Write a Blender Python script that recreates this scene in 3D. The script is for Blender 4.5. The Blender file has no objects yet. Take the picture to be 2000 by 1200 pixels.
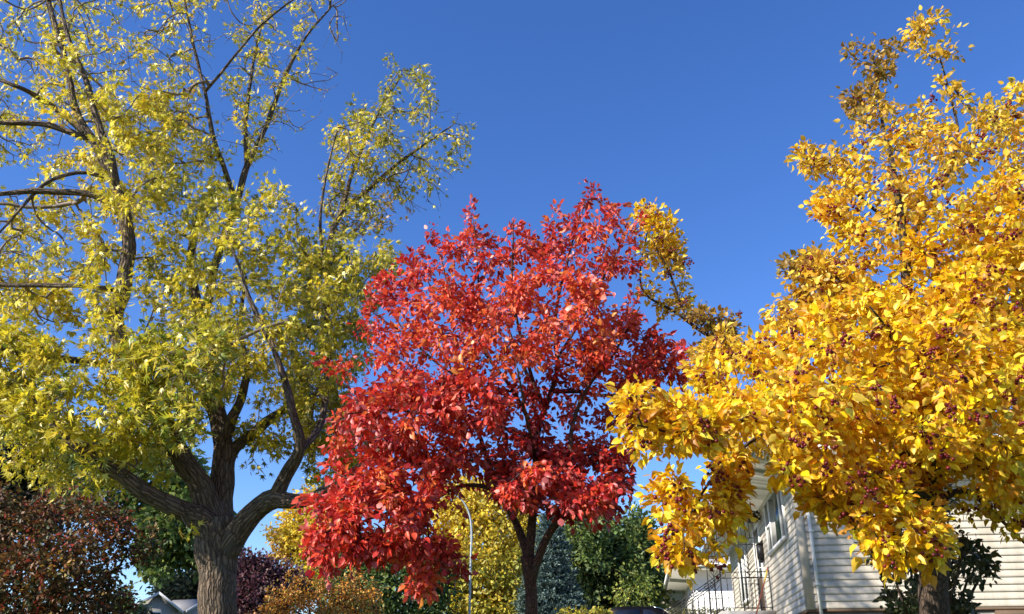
import bpy, math, random
import numpy as np
from mathutils import Vector

# ------------------------------------------------------------------ camera, sky, sun
SC = bpy.context.scene
COL = SC.collection
rng = np.random.default_rng(11)
random.seed(11)
FPX = 1630.0                       # focal length in pixels of the 2000 px wide photograph
TILT = math.atan(650.0 / FPX)      # the phone looks up by this angle
EYE = 1.6
CT, ST = math.cos(TILT), math.sin(TILT)

cam_d = bpy.data.cameras.new('camera')
cam_d.sensor_width = 36.0
cam_d.lens = 36.0 * FPX / 2000.0
cam_d.shift_y = 100.0 / 2000.0
cam_d.clip_start = 0.05
cam_d.clip_end = 6000.0
cam = bpy.data.objects.new('camera', cam_d)
COL.objects.link(cam)
cam.location = (0, 0, EYE)
cam.rotation_euler = (math.pi / 2 + TILT, 0, 0)
SC.camera = cam

SUN_EL = math.radians(32.0)
SUN_AZ = math.radians(60.0)        # light travels towards +Y turned this much to +X
world = bpy.data.worlds.new('World')
SC.world = world
world.use_nodes = True
wn = world.node_tree.nodes
wl = world.node_tree.links
bg = wn['Background']
sky = wn.new('ShaderNodeTexSky')
sky.sky_type = 'NISHITA'
sky.sun_disc = False
sky.sun_elevation = SUN_EL
sky.sun_rotation = SUN_AZ + math.pi
sky.altitude = 700.0
sky.air_density = 1.0
sky.dust_density = 0.25
sky.ozone_density = 3.0
hsv = wn.new('ShaderNodeHueSaturation')
hsv.inputs['Hue'].default_value = 0.514
hsv.inputs['Saturation'].default_value = 1.24
wl.new(sky.outputs[0], hsv.inputs['Color'])
wl.new(hsv.outputs[0], bg.inputs['Color'])
bg.inputs['Strength'].default_value = 0.145

sun_d = bpy.data.lights.new('sun', 'SUN')
sun_d.energy = 5.0
sun_d.angle = math.radians(0.5)
sun_d.color = (1.0, 0.93, 0.82)
sun = bpy.data.objects.new('sun', sun_d)
COL.objects.link(sun)
LDIR = Vector((math.sin(SUN_AZ) * math.cos(SUN_EL), math.cos(SUN_AZ) * math.cos(SUN_EL), -math.sin(SUN_EL)))
sun.rotation_euler = LDIR.to_track_quat('-Z', 'Y').to_euler()
sun.location = (-20, -20, 30)

SC.view_settings.view_transform = 'Standard'
SC.view_settings.look = 'None'
SC.view_settings.exposure = 0.76
SC.view_settings.gamma = 1.0
SC.render.engine = 'CYCLES'
SC.cycles.caustics_reflective = False
SC.cycles.caustics_refractive = False
SC.cycles.max_bounces = 10
SC.cycles.diffuse_bounces = 6
SC.cycles.transmission_bounces = 6
SC.cycles.transparent_max_bounces = 8


# ------------------------------------------------------------------ helpers
def at(px, py, Y):
    """the point at forward distance Y seen at pixel (px, py) of the photograph (arrays welcome)"""
    a = (np.asarray(px, float) - 1000.0) / FPX
    b = -(np.asarray(py, float) - 700.0) / FPX
    Y = np.asarray(Y, float)
    fy = CT - b * ST
    fz = ST + b * CT
    k = Y / fy
    return np.stack(np.broadcast_arrays(a * k, Y * np.ones_like(a), fz * k + EYE), -1)


def mpp(py, Y):
    b = -(py - 700.0) / FPX
    return Y / (CT - b * ST) / FPX


def ground_z(Y):
    t = min(1.0, max(0.0, (Y - 1.0) / 12.0))
    return 2.2 * t * t * (3 - 2 * t) + 0.25 * min(1.0, max(0.0, (Y - 13.0) / 17.0))


def tag(o, label=None, cat=None, group=None, kind=None):
    if label: o['label'] = label
    if cat: o['category'] = cat
    if group: o['group'] = group
    if kind: o['kind'] = kind
    return o


def empty(name, loc, label, cat, group=None, rz=0.0):
    o = bpy.data.objects.new(name, None)
    COL.objects.link(o)
    o.location = loc
    o.rotation_euler = (0, 0, rz)
    o.empty_display_size = 0.3
    return tag(o, label, cat, group)


class MB:
    """collects shapes, links them as one mesh"""
    def __init__(self):
        self.V = []; self.n = 0; self.F = {}; self.C = []; self.B = []

    def add(self, verts, faces, col=None, bc=None):
        verts = np.asarray(verts, float)
        self.B.append(verts if bc is None else bc)
        faces = np.asarray(faces, int)
        self.V.append(verts)
        self.F.setdefault(faces.shape[1], []).append(faces + self.n)
        if col is not None:
            self.C.append(np.asarray(col, float))
        self.n += len(verts)

    def box(self, x0, x1, y0, y1, z0, z1):
        v = [(x, y, z) for z in (z0, z1) for y in (y0, y1) for x in (x0, x1)]
        f = [(0, 2, 3, 1), (4, 5, 7, 6), (0, 1, 5, 4), (2, 6, 7, 3), (0, 4, 6, 2), (1, 3, 7, 5)]
        self.add(v, f)
        return self

    def prism(self, prof, y0, y1, axis='y'):
        """extrude a closed profile of (a, b) pairs along an axis"""
        n = len(prof)
        def mk(p, y):
            a, b = p
            return {'y': (a, y, b), 'x': (y, a, b), 'z': (a, b, y)}[axis]
        v = [mk(p, y0) for p in prof] + [mk(p, y1) for p in prof]
        self.add(v, [(i, (i + 1) % n, n + (i + 1) % n, n + i) for i in range(n)])
        self.F.setdefault(n, []).append(np.array([list(range(n))[::-1]]) + self.n - 2 * n)
        self.F[n].append(np.array([list(range(n))]) + self.n - n)
        return self

    def tube(self, pts, rad, sides=6, cap=True):
        pts = np.asarray(pts, float)
        n = len(pts)
        rad = np.broadcast_to(np.asarray(rad, float), (n,))
        d = np.gradient(pts, axis=0)
        d /= np.linalg.norm(d, axis=1, keepdims=True) + 1e-9
        ref = np.array([0, 0, 1.0]) if abs(d[0][2]) < 0.8 else np.array([1.0, 0, 0])
        u = np.cross(d[0], ref); u /= np.linalg.norm(u)
        ang = np.arange(sides) * 2 * math.pi / sides
        ca, sa = np.cos(ang)[:, None], np.sin(ang)[:, None]
        rings = []; bcs = []
        seg = np.concatenate([[0], np.cumsum(np.linalg.norm(np.diff(pts, axis=0), axis=1))]) + pts[0].sum() * 7.3
        for i in range(n):
            u = u - d[i] * (u @ d[i]); u /= np.linalg.norm(u) + 1e-9
            w = np.cross(d[i], u)
            rings.append(pts[i] + rad[i] * (ca * u + sa * w))
            bcs.append(np.hstack([rad[i] * ca, rad[i] * sa, np.full((sides, 1), seg[i])]))
        v = np.concatenate(rings)
        i = np.arange(n - 1)[:, None] * sides
        k = np.arange(sides)[None, :]
        k2 = (k + 1) % sides
        f = np.stack([i + k, i + k2, i + sides + k2, i + sides + k], -1).reshape(-1, 4)
        self.add(v, f, bc=np.concatenate(bcs))
        if cap:
            base = self.n - n * sides
            self.F.setdefault(sides, []).append(np.array([np.arange(sides)[::-1] + base]))
            self.F[sides].append(np.array([np.arange(sides) + base + (n - 1) * sides]))
        return self

    def bar(self, p, q, r, sides=6):
        return self.tube([p, q], r, sides)

    def sphere(self, c, r, nu=8, nv=5, sz=1.0):
        v = []; f = []
        for j in range(nv + 1):
            t = math.pi * j / nv
            for i in range(nu):
                a = 2 * math.pi * i / nu
                v.append((c[0] + r * math.sin(t) * math.cos(a), c[1] + r * math.sin(t) * math.sin(a), c[2] + r * sz * math.cos(t)))
        for j in range(nv):
            for i in range(nu):
                f.append((j * nu + i, (j + 1) * nu + i, (j + 1) * nu + (i + 1) % nu, j * nu + (i + 1) % nu))
        self.add(v, f)
        return self

    def mesh(self, name, mat, smooth=False):
        me = bpy.data.meshes.new(name)
        V = np.concatenate(self.V)
        loops = []; starts = []; tot = []
        s = 0
        for k, fl in self.F.items():
            f = np.concatenate(fl)
            loops.append(f.reshape(-1))
            starts.append(s + np.arange(len(f)) * k)
            tot.append(np.full(len(f), k))
            s += f.size
        loops = np.concatenate(loops); starts = np.concatenate(starts); tot = np.concatenate(tot)
        me.vertices.add(len(V)); me.vertices.foreach_set('co', V.astype(np.float32).reshape(-1))
        me.loops.add(len(loops)); me.loops.foreach_set('vertex_index', loops.astype(np.int32))
        me.polygons.add(len(starts))
        me.polygons.foreach_set('loop_start', starts.astype(np.int32))
        me.polygons.foreach_set('loop_total', tot.astype(np.int32))
        if smooth:
            me.polygons.foreach_set('use_smooth', np.ones(len(starts), dtype=bool))
        me.update(calc_edges=True)
        me.validate()
        if mat.get('bark'):
            ba = me.attributes.new('bark_co', 'FLOAT_VECTOR', 'POINT')
            ba.data.foreach_set('vector', np.concatenate(self.B).astype(np.float32).reshape(-1))
        if self.C:
            c = np.concatenate(self.C)
            at_ = me.attributes.new('leaf_color', 'FLOAT_COLOR', 'POINT')
            c4 = np.ones((len(c), 4), np.float32); c4[:, :3] = c
            at_.data.foreach_set('color', c4.reshape(-1))
        me.materials.append(mat)
        return me

    def build(self, name, mat, parent=None, smooth=False):
        o = bpy.data.objects.new(name, self.mesh(name, mat, smooth))
        COL.objects.link(o)
        if parent is not None:
            o.parent = parent
        return o


# ------------------------------------------------------------------ materials
def new_mat(name):
    m = bpy.data.materials.new(name)
    m.use_nodes = True
    return m, m.node_tree.nodes, m.node_tree.links, m.node_tree.nodes['Principled BSDF']


def plain(name, col, rough=0.6, metal=0.0, noise=0.12, scale=6.0, spec=0.4, coat=0.0, bump=0.0, bscale=60.0):
    m, n, l, p = new_mat(name)
    tc = n.new('ShaderNodeTexCoord')
    t = n.new('ShaderNodeTexNoise'); t.inputs['Scale'].default_value = scale; t.inputs['Detail'].default_value = 6
    l.new(tc.outputs['Object'], t.inputs['Vector'])
    r = n.new('ShaderNodeValToRGB')
    r.color_ramp.elements[0].position = 0.3; r.color_ramp.elements[1].position = 0.7
    r.color_ramp.elements[0].color = (*[c * (1 - noise) for c in col], 1)
    r.color_ramp.elements[1].color = (*[min(1, c * (1 + noise)) for c in col], 1)
    l.new(t.outputs['Fac'], r.inputs['Fac']); l.new(r.outputs['Color'], p.inputs['Base Color'])
    p.inputs['Roughness'].default_value = rough
    p.inputs['Metallic'].default_value = metal
    p.inputs['Specular IOR Level'].default_value = spec
    p.inputs['Coat Weight'].default_value = coat
    if bump:
        t2 = n.new('ShaderNodeTexNoise'); t2.inputs['Scale'].default_value = bscale
        l.new(tc.outputs['Object'], t2.inputs['Vector'])
        b = n.new('ShaderNodeBump'); b.inputs['Strength'].default_value = bump; b.inputs['Distance'].default_value = 0.01
        l.new(t2.outputs['Fac'], b.inputs['Height']); l.new(b.outputs['Normal'], p.inputs['Normal'])
    return m


def bark(name, dark, light, scale=22.0, dist=0.02, stretch=0.16):
    m, n, l, p = new_mat(name)
    m['bark'] = 1
    tc = n.new('ShaderNodeAttribute'); tc.attribute_name = 'bark_co'
    mp = n.new('ShaderNodeMapping'); mp.inputs['Scale'].default_value = (1, 1, stretch)
    l.new(tc.outputs['Vector'], mp.inputs['Vector'])
    wob = n.new('ShaderNodeTexNoise'); wob.inputs['Scale'].default_value = 9.0; wob.inputs['Detail'].default_value = 2
    l.new(tc.outputs['Vector'], wob.inputs['Vector'])
    mx = n.new('ShaderNodeMixRGB'); mx.blend_type = 'ADD'; mx.inputs['Fac'].default_value = 0.05
    l.new(mp.outputs['Vector'], mx.inputs['Color1']); l.new(wob.outputs['Color'], mx.inputs['Color2'])
    v = n.new('ShaderNodeTexVoronoi'); v.feature = 'DISTANCE_TO_EDGE'; v.inputs['Scale'].default_value = scale
    l.new(mx.outputs['Color'], v.inputs['Vector'])
    t = n.new('ShaderNodeTexNoise'); t.inputs['Scale'].default_value = scale * 2; t.inputs['Detail'].default_value = 8
    l.new(mx.outputs['Color'], t.inputs['Vector'])
    hr = n.new('ShaderNodeMapRange'); hr.inputs['From Max'].default_value = 0.35
    l.new(v.outputs['Distance'], hr.inputs['Value'])
    ad = n.new('ShaderNodeMath'); ad.operation = 'ADD'
    mu = n.new('ShaderNodeMath'); mu.operation = 'MULTIPLY'; mu.inputs[1].default_value = 0.7
    l.new(t.outputs['Fac'], mu.inputs[0]); l.new(hr.outputs['Result'], ad.inputs[0]); l.new(mu.outputs[0], ad.inputs[1])
    r = n.new('ShaderNodeValToRGB')
    r.color_ramp.elements[0].position = 0.3; r.color_ramp.elements[1].position = 1.2
    # stains and grey lichen patches
    st = n.new('ShaderNodeTexNoise'); st.inputs['Scale'].default_value = 3.2; st.inputs['Detail'].default_value = 7; st.inputs['Roughness'].default_value = 0.7
    l.new(tc.outputs['Vector'], st.inputs['Vector'])
    sr = n.new('ShaderNodeMapRange'); sr.inputs['From Min'].default_value = 0.52; sr.inputs['From Max'].default_value = 0.72; sr.inputs['To Max'].default_value = 0.55
    l.new(st.outputs['Fac'], sr.inputs['Value'])
    sm = n.new('ShaderNodeMixRGB'); sm.inputs['Color2'].default_value = (light[0] * .75, light[0] * .72, light[0] * .62, 1)
    l.new(sr.outputs['Result'], sm.inputs['Fac'])
    r.color_ramp.elements[0].color = (*dark, 1); r.color_ramp.elements[1].color = (*light, 1)
    l.new(ad.outputs[0], r.inputs['Fac']); l.new(r.outputs['Color'], sm.inputs['Color1']); l.new(sm.outputs['Color'], p.inputs['Base Color'])
    b = n.new('ShaderNodeBump'); b.inputs['Strength'].default_value = 0.9; b.inputs['Distance'].default_value = dist
    l.new(ad.outputs[0], b.inputs['Height']); l.new(b.outputs['Normal'], p.inputs['Normal'])
    p.inputs['Roughness'].default_value = 0.9
    p.inputs['Specular IOR Level'].default_value = 0.2
    return m


def leaf_mat(name, gloss=0.4, rough=0.42, trans=0.3, under=(0.9, 0.7, 0.6), under_f=0.25):
    m, n, l, p = new_mat(name)
    at_ = n.new('ShaderNodeAttribute'); at_.attribute_name = 'leaf_color'
    tc = n.new('ShaderNodeTexCoord')
    t = n.new('ShaderNodeTexNoise'); t.inputs['Scale'].default_value = 45.0; t.inputs['Detail'].default_value = 3
    l.new(tc.outputs['Object'], t.inputs['Vector'])
    mr = n.new('ShaderNodeMapRange'); mr.inputs['From Min'].default_value = 0.3; mr.inputs['From Max'].default_value = 0.7
    mr.inputs['To Min'].default_value = 0.78; mr.inputs['To Max'].default_value = 1.15
    l.new(t.outputs['Fac'], mr.inputs['Value'])
    hs = n.new('ShaderNodeHueSaturation')
    l.new(at_.outputs['Color'], hs.inputs['Color']); l.new(mr.outputs['Result'], hs.inputs['Value'])
    geo = n.new('ShaderNodeNewGeometry')
    mf = n.new('ShaderNodeMath'); mf.operation = 'MULTIPLY'; mf.inputs[1].default_value = under_f
    l.new(geo.outputs['Backfacing'], mf.inputs[0])
    mx = n.new('ShaderNodeMixRGB'); mx.inputs['Color2'].default_value = (*under, 1)
    l.new(mf.outputs[0], mx.inputs['Fac']); l.new(hs.outputs['Color'], mx.inputs['Color1'])
    l.new(mx.outputs['Color'], p.inputs['Base Color'])
    p.inputs['Roughness'].default_value = rough
    p.inputs['Specular IOR Level'].default_value = gloss
    tr = n.new('ShaderNodeBsdfTranslucent')
    l.new(hs.outputs['Color'], tr.inputs['Color'])
    ms = n.new('ShaderNodeMixShader'); ms.inputs['Fac'].default_value = trans
    l.new(p.outputs[0], ms.inputs[1]); l.new(tr.outputs[0], ms.inputs[2])
    l.new(ms.outputs[0], n['Material Output'].inputs['Surface'])
    return m


def shingle_mat(name, col):
    m, n, l, p = new_mat(name)
    tc = n.new('ShaderNodeTexCoord')
    br = n.new('ShaderNodeTexBrick'); br.inputs['Scale'].default_value = 3.0
    br.inputs['Color1'].default_value = (*col, 1); br.inputs['Color2'].default_value = (*[c * .8 for c in col], 1)
    br.inputs['Mortar'].default_value = (*[c * .45 for c in col], 1); br.inputs['Mortar Size'].default_value = 0.012
    l.new(tc.outputs['Object'], br.inputs['Vector']); l.new(br.outputs['Color'], p.inputs['Base Color'])
    p.inputs['Roughness'].default_value = 0.9
    return m


def glass_mat(name, col=(0.03, 0.045, 0.04)):
    m, n, l, p = new_mat(name)
    tc = n.new('ShaderNodeTexCoord')
    t = n.new('ShaderNodeTexNoise'); t.inputs['Scale'].default_value = 2.5; t.inputs['Detail'].default_value = 6
    l.new(tc.outputs['Object'], t.inputs['Vector'])
    r = n.new('ShaderNodeValToRGB')
    r.color_ramp.elements[0].color = (*[c * .5 for c in col], 1); r.color_ramp.elements[1].color = (*[c * 1.8 for c in col], 1)
    l.new(t.outputs['Fac'], r.inputs['Fac']); l.new(r.outputs['Color'], p.inputs['Base Color'])
    p.inputs['Roughness'].default_value = 0.06
    p.inputs['Specular IOR Level'].default_value = 0.7
    return m


M = {}
M['bark_maple'] = bark('furrowed_bark', (0.04, 0.028, 0.018), (0.195, 0.142, 0.097), 26.0, 0.025)
M['bark_red'] = bark('red_brown_bark', (0.035, 0.02, 0.015), (0.12, 0.06, 0.042), 40.0, 0.01, 0.4)
M['bark_dark'] = bark('dark_bark', (0.025, 0.018, 0.014), (0.1, 0.07, 0.05), 40.0, 0.01, 0.4)
M['twig_maple'] = plain('maple_twig', (0.19, 0.145, 0.11), 0.75, noise=0.35, scale=3)
M['twig_red'] = plain('red_twig', (0.06, 0.035, 0.03), 0.7, noise=0.25, scale=3)
M['twig_yellow'] = plain('crab_twig', (0.075, 0.05, 0.038), 0.7, noise=0.25, scale=3)
M['leaf_maple'] = leaf_mat('maple_leaf', 0.5, 0.4, 0.4, (0.72, 0.66, 0.34), 0.22)
M['leaf_red'] = leaf_mat('red_leaf', 0.45, 0.42, 0.36, (0.72, 0.27, 0.25), 0.45)
M['leaf_yellow'] = leaf_mat('yellow_leaf', 0.45, 0.42, 0.42, (0.85, 0.5, 0.16), 0.3)
M['leaf_far'] = leaf_mat('far_leaf', 0.4, 0.5, 0.28, (0.5, 0.5, 0.3), 0.15)
M['needle'] = leaf_mat('needle', 0.3, 0.6, 0.12, (0.3, 0.4, 0.36), 0.1)
M['berry'] = plain('crabapple_skin', (0.13, 0.006, 0.008), 0.38, noise=0.4, scale=20, spec=0.35)
def siding_mat():
    m, n, l, p = new_mat('cream_siding')
    tc = n.new('ShaderNodeTexCoord')
    t = n.new('ShaderNodeTexNoise'); t.inputs['Scale'].default_value = 1.6; t.inputs['Detail'].default_value = 8; t.inputs['Roughness'].default_value = .65
    mp = n.new('ShaderNodeMapping'); mp.inputs['Scale'].default_value = (3.0, 3.0, 0.7)
    l.new(tc.outputs['Object'], mp.inputs['Vector']); l.new(mp.outputs['Vector'], t.inputs['Vector'])
    r = n.new('ShaderNodeValToRGB')
    r.color_ramp.elements[0].position = .3; r.color_ramp.elements[1].position = .62
    r.color_ramp.elements[0].color = (.47, .41, .315, 1); r.color_ramp.elements[1].color = (.62, .555, .445, 1)
    l.new(t.outputs['Fac'], r.inputs['Fac'])
    # butt joints between panels, a different place in each course
    br = n.new('ShaderNodeTexBrick'); br.inputs['Scale'].default_value = 1.0
    br.inputs['Brick Width'].default_value = 3.1; br.inputs['Row Height'].default_value = .248; br.inputs['Mortar Size'].default_value = .0022
    br.inputs['Color1'].default_value = (1, 1, 1, 1); br.inputs['Color2'].default_value = (.95, .95, .94, 1); br.inputs['Mortar'].default_value = (.55, .5, .45, 1)
    sp = n.new('ShaderNodeSeparateXYZ'); l.new(tc.outputs['Object'], sp.inputs[0])
    ad = n.new('ShaderNodeMath'); l.new(sp.outputs['X'], ad.inputs[0]); l.new(sp.outputs['Y'], ad.inputs[1])
    cb = n.new('ShaderNodeCombineXYZ'); l.new(ad.outputs[0], cb.inputs['X']); l.new(sp.outputs['Z'], cb.inputs['Y'])
    l.new(cb.outputs[0], br.inputs['Vector'])
    mx = n.new('ShaderNodeMixRGB'); mx.blend_type = 'MULTIPLY'; mx.inputs['Fac'].default_value = .8
    l.new(r.outputs['Color'], mx.inputs['Color1']); l.new(br.outputs['Color'], mx.inputs['Color2'])
    l.new(mx.outputs['Color'], p.inputs['Base Color'])
    p.inputs['Roughness'].default_value = .5
    return m
M['siding'] = siding_mat()
M['trim'] = plain('white_trim', (0.74, 0.72, 0.68), 0.4, noise=0.04)
M['corner'] = plain('beige_trim', (0.6, 0.52, 0.4), 0.45, noise=0.05)
M['soffit'] = plain('soffit_board', (0.66, 0.64, 0.58), 0.6, noise=0.05, scale=3)
M['foundation'] = plain('parging', (0.22, 0.2, 0.17), 0.9, noise=0.25, scale=8, bump=0.4)
M['stucco'] = plain('white_stucco', (0.72, 0.71, 0.69), 0.9, noise=0.07, scale=5, bump=0.3)
M['cream_wall'] = plain('cream_wall', (0.66, 0.58, 0.42), 0.8, noise=0.06)
M['shingle_dark'] = shingle_mat('brown_shingle', (0.13, 0.1, 0.08))
M['shingle_pale'] = shingle_mat('pale_shingle', (0.46, 0.45, 0.43))
M['shingle_grey'] = shingle_mat('grey_shingle', (0.36, 0.34, 0.31))
M['glass'] = glass_mat('window_glass')
M['iron'] = plain('black_iron', (0.02, 0.02, 0.022), 0.45, metal=0.3, noise=0.2)
M['concrete'] = plain('concrete', (0.42, 0.4, 0.37), 0.9, noise=0.15, scale=6, bump=0.3)
M['asphalt'] = plain('asphalt', (0.055, 0.055, 0.057), 0.9, noise=0.3, scale=20, bump=0.4)
M['grass'] = plain('lawn_grass', (0.075, 0.1, 0.03), 0.95, noise=0.45, scale=3, bump=0.6, bscale=120)
M['paint_black'] = plain('truck_paint', (0.005, 0.004, 0.005), 0.5, noise=0.1, spec=0.2, coat=0.04)
M['chrome'] = plain('chrome', (0.65, 0.65, 0.66), 0.15, metal=1.0, noise=0.03)
M['rubber'] = plain('rubber', (0.015, 0.015, 0.015), 0.85)
M['lamp_red'] = plain('tail_lens', (0.35, 0.01, 0.01), 0.2)
M["galv"] = plain("galvanised_steel", (0.38, 0.42, 0.43), 0.5, metal=0.5, noise=0.08, scale=4)
M['lens'] = plain('lamp_lens', (0.7, 0.7, 0.66), 0.2)
M['wood_red'] = plain('worn_red_wood', (0.3, 0.09, 0.05), 0.6, noise=0.25, scale=12)
M['wood_yellow'] = plain('yellow_wood', (0.6, 0.4, 0.08), 0.5, noise=0.15)
M['bristle'] = plain('bristle', (0.42, 0.3, 0.12), 0.9, noise=0.3, scale=40)
M['brown_trim'] = plain('brown_fascia', (0.12, 0.075, 0.045), 0.6)


# ------------------------------------------------------------------ leaves
def _maple_leaf():
    pol = [(0, 1.05), (15, .40), (36, .88), (60, .28), (85, .62), (120, .17), (180, .10)]
    out = []
    for a, r in pol: out.append((a, r))
    for a, r in pol[-2:0:-1]: out.append((-a, r))
    v = [(0, 0.30, 0.0)]
    for a, r in out:
        t = math.radians(a)
        x = r * math.sin(t) * 0.62; y = 0.30 + r * math.cos(t) * 0.70
        v.append((x, y, -0.75 * (x * x + (y - .3) ** 2)))
    n = len(out)
    f = [(0, 1 + (i + 1) % n, 1 + i) for i in range(n)]
    return np.array(v), np.array(f)


def _oval_leaf(w=0.3):
    v = [(0, 0, 0), (0, .34, -.05), (0, .7, -.1), (0, 1.0, -.24),
         (-w * .92, .26, .05), (-w * .85, .62, .02), (w * .92, .26, .05), (w * .85, .62, .02)]
    f3 = [(0, 1, 4), (1, 5, 4), (1, 2, 5), (2, 3, 5), (0, 6, 1), (1, 6, 7), (1, 7, 2), (2, 7, 3)]
    return np.array(v), np.array(f3)


def _card_leaf(w=0.33):
    v = [(0, 0, 0), (-w, .5, .06), (0, 1, -.12), (w, .5, .06)]
    return np.array(v, float), np.array([(0, 2, 1), (0, 3, 2)])


LEAF = {'maple': _maple_leaf(), 'oval': _oval_leaf(0.34), 'card': _card_leaf(0.34), 'needle': _card_leaf(0.17)}


def unit(v):
    return v / (np.linalg.norm(v, axis=-1, keepdims=True) + 1e-9)


def put_leaves(mb, kind, pos, axis, nrm, size, col):
    tv, tf = LEAF[kind]
    N = len(pos)
    if N == 0: return
    axis = unit(axis)
    side = unit(np.cross(axis, nrm))
    nrm = np.cross(side, axis)
    wid = rng.uniform(0.75, 1.1, N)[:, None, None]
    curl = rng.uniform(-0.6, 2.6, N)[:, None, None]
    P = (pos[:, None, :] + size[:, None, None] * (tv[None, :, 0:1] * wid * side[:, None, :]
         + tv[None, :, 1:2] * axis[:, None, :] + tv[None, :, 2:3] * curl * nrm[:, None, :]))
    k = len(tv)
    F = (tf[None] + (np.arange(N) * k)[:, None, None]).reshape(-1, 3)
    vc = np.repeat(col[:, None, :], k, axis=1)
    if kind == 'oval':
        vc[:, 0:3] *= 1.12
        br = rng.uniform(0, 1, N) < 0.22
        vc[br, 3] *= [0.55, 0.42, 0.5]
        e = rng.uniform(0, 1, N) < 0.15
        q = rng.integers(4, 8, N)
        vc[np.where(e)[0], q[e]] *= [0.6, 0.48, 0.5]
    elif kind == 'maple':
        vc[:, 0] *= 1.15
        br = np.where(rng.uniform(0, 1, N) < 0.25)[0]
        vc[br, rng.integers(1, k, len(br))] *= [0.7, 0.55, 0.5]
    mb.add(P.reshape(-1, 3), F, np.clip(vc, 0, .95).reshape(-1, 3))


# ------------------------------------------------------------------ trees
def catmull(P, step):
    P = np.asarray(P, float)
    if len(P) == 2:
        n = max(2, int(np.linalg.norm(P[1, :3] - P[0, :3]) / step) + 1)
        return P[0] + (P[1] - P[0]) * np.linspace(0, 1, n)[:, None]
    Q = np.vstack([2 * P[0] - P[1], P, 2 * P[-1] - P[-2]])
    out = []
    for i in range(1, len(Q) - 2):
        n = max(2, int(np.linalg.norm(Q[i + 1, :3] - Q[i, :3]) / step) + 1)
        t = np.linspace(0, 1, n, endpoint=False)[:, None]
        a, b, c, d = Q[i - 1], Q[i], Q[i + 1], Q[i + 2]
        out.append(0.5 * ((2 * b) + (c - a) * t + (2 * a - 5 * b + 4 * c - d) * t ** 2 + (3 * b - a - 3 * c + d) * t ** 3))
    out.append(P[-1:])
    R = np.concatenate(out)
    R[:, 3] = np.maximum(R[:, 3], 0.002)
    return R


def in_poly(P, poly):
    x, y = P[:, 0], P[:, 1]
    ins = np.zeros(len(P), bool)
    n = len(poly)
    for i in range(n):
        x0, y0 = poly[i]; x1, y1 = poly[(i + 1) % n]
        if y0 == y1: continue
        c = ((y0 > y) != (y1 > y)) & (x < (x1 - x0) * (y - y0) / (y1 - y0) + x0)
        ins ^= c
    return ins


def edge_dist(P, poly):
    A = np.array(poly, float); B = np.roll(A, -1, 0)
    best = np.full(len(P), 1e9)
    for a, b in zip(A, B):
        ab = b - a
        t = np.clip(((P - a) @ ab) / (ab @ ab + 1e-9), 0, 1)
        best = np.minimum(best, np.linalg.norm(P - (a + t[:, None] * ab), axis=1))
    return best


def sample_region(poly, n, Y, th, flat=1.0):
    A = np.array(poly, float)
    lo, hi = A.min(0), A.max(0)
    out = np.zeros((0, 2)); ph = rng.uniform(0, 6, 4); clump = 0.22 * FPX / Y
    while len(out) < n:
        q = rng.uniform(lo, hi, (n * 3, 2))
        q = q[in_poly(q, poly)]
        # foliage gathers in clumps with hollows between them
        k = 1.0 / max(14.0, clump)
        f = np.sin(q[:, 0] * k * 2.1 + ph[0]) * np.sin(q[:, 1] * k * 2.4 + ph[1]) + 0.7 * np.sin((q[:, 0] + q[:, 1]) * k * 1.3 + ph[2]) * np.sin((q[:, 0] - q[:, 1]) * k * 1.7 + ph[3])
        out = np.vstack([out, q[rng.uniform(0, 1, len(q)) < np.clip(0.62 + 0.75 * f, 0.1, 1)]])
    out = out[:n]
    d = edge_dist(out, poly) * Y / FPX * 1.05
    half = th * np.sqrt(np.clip(d / th, 0.02, 1.0)) if th > 0 else np.zeros(n)
    w = rng.uniform(-1, 1, n) * half * flat
    return at(out[:, 0], out[:, 1], Y + w)


UP = np.array([0, 0, 1.0])


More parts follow.
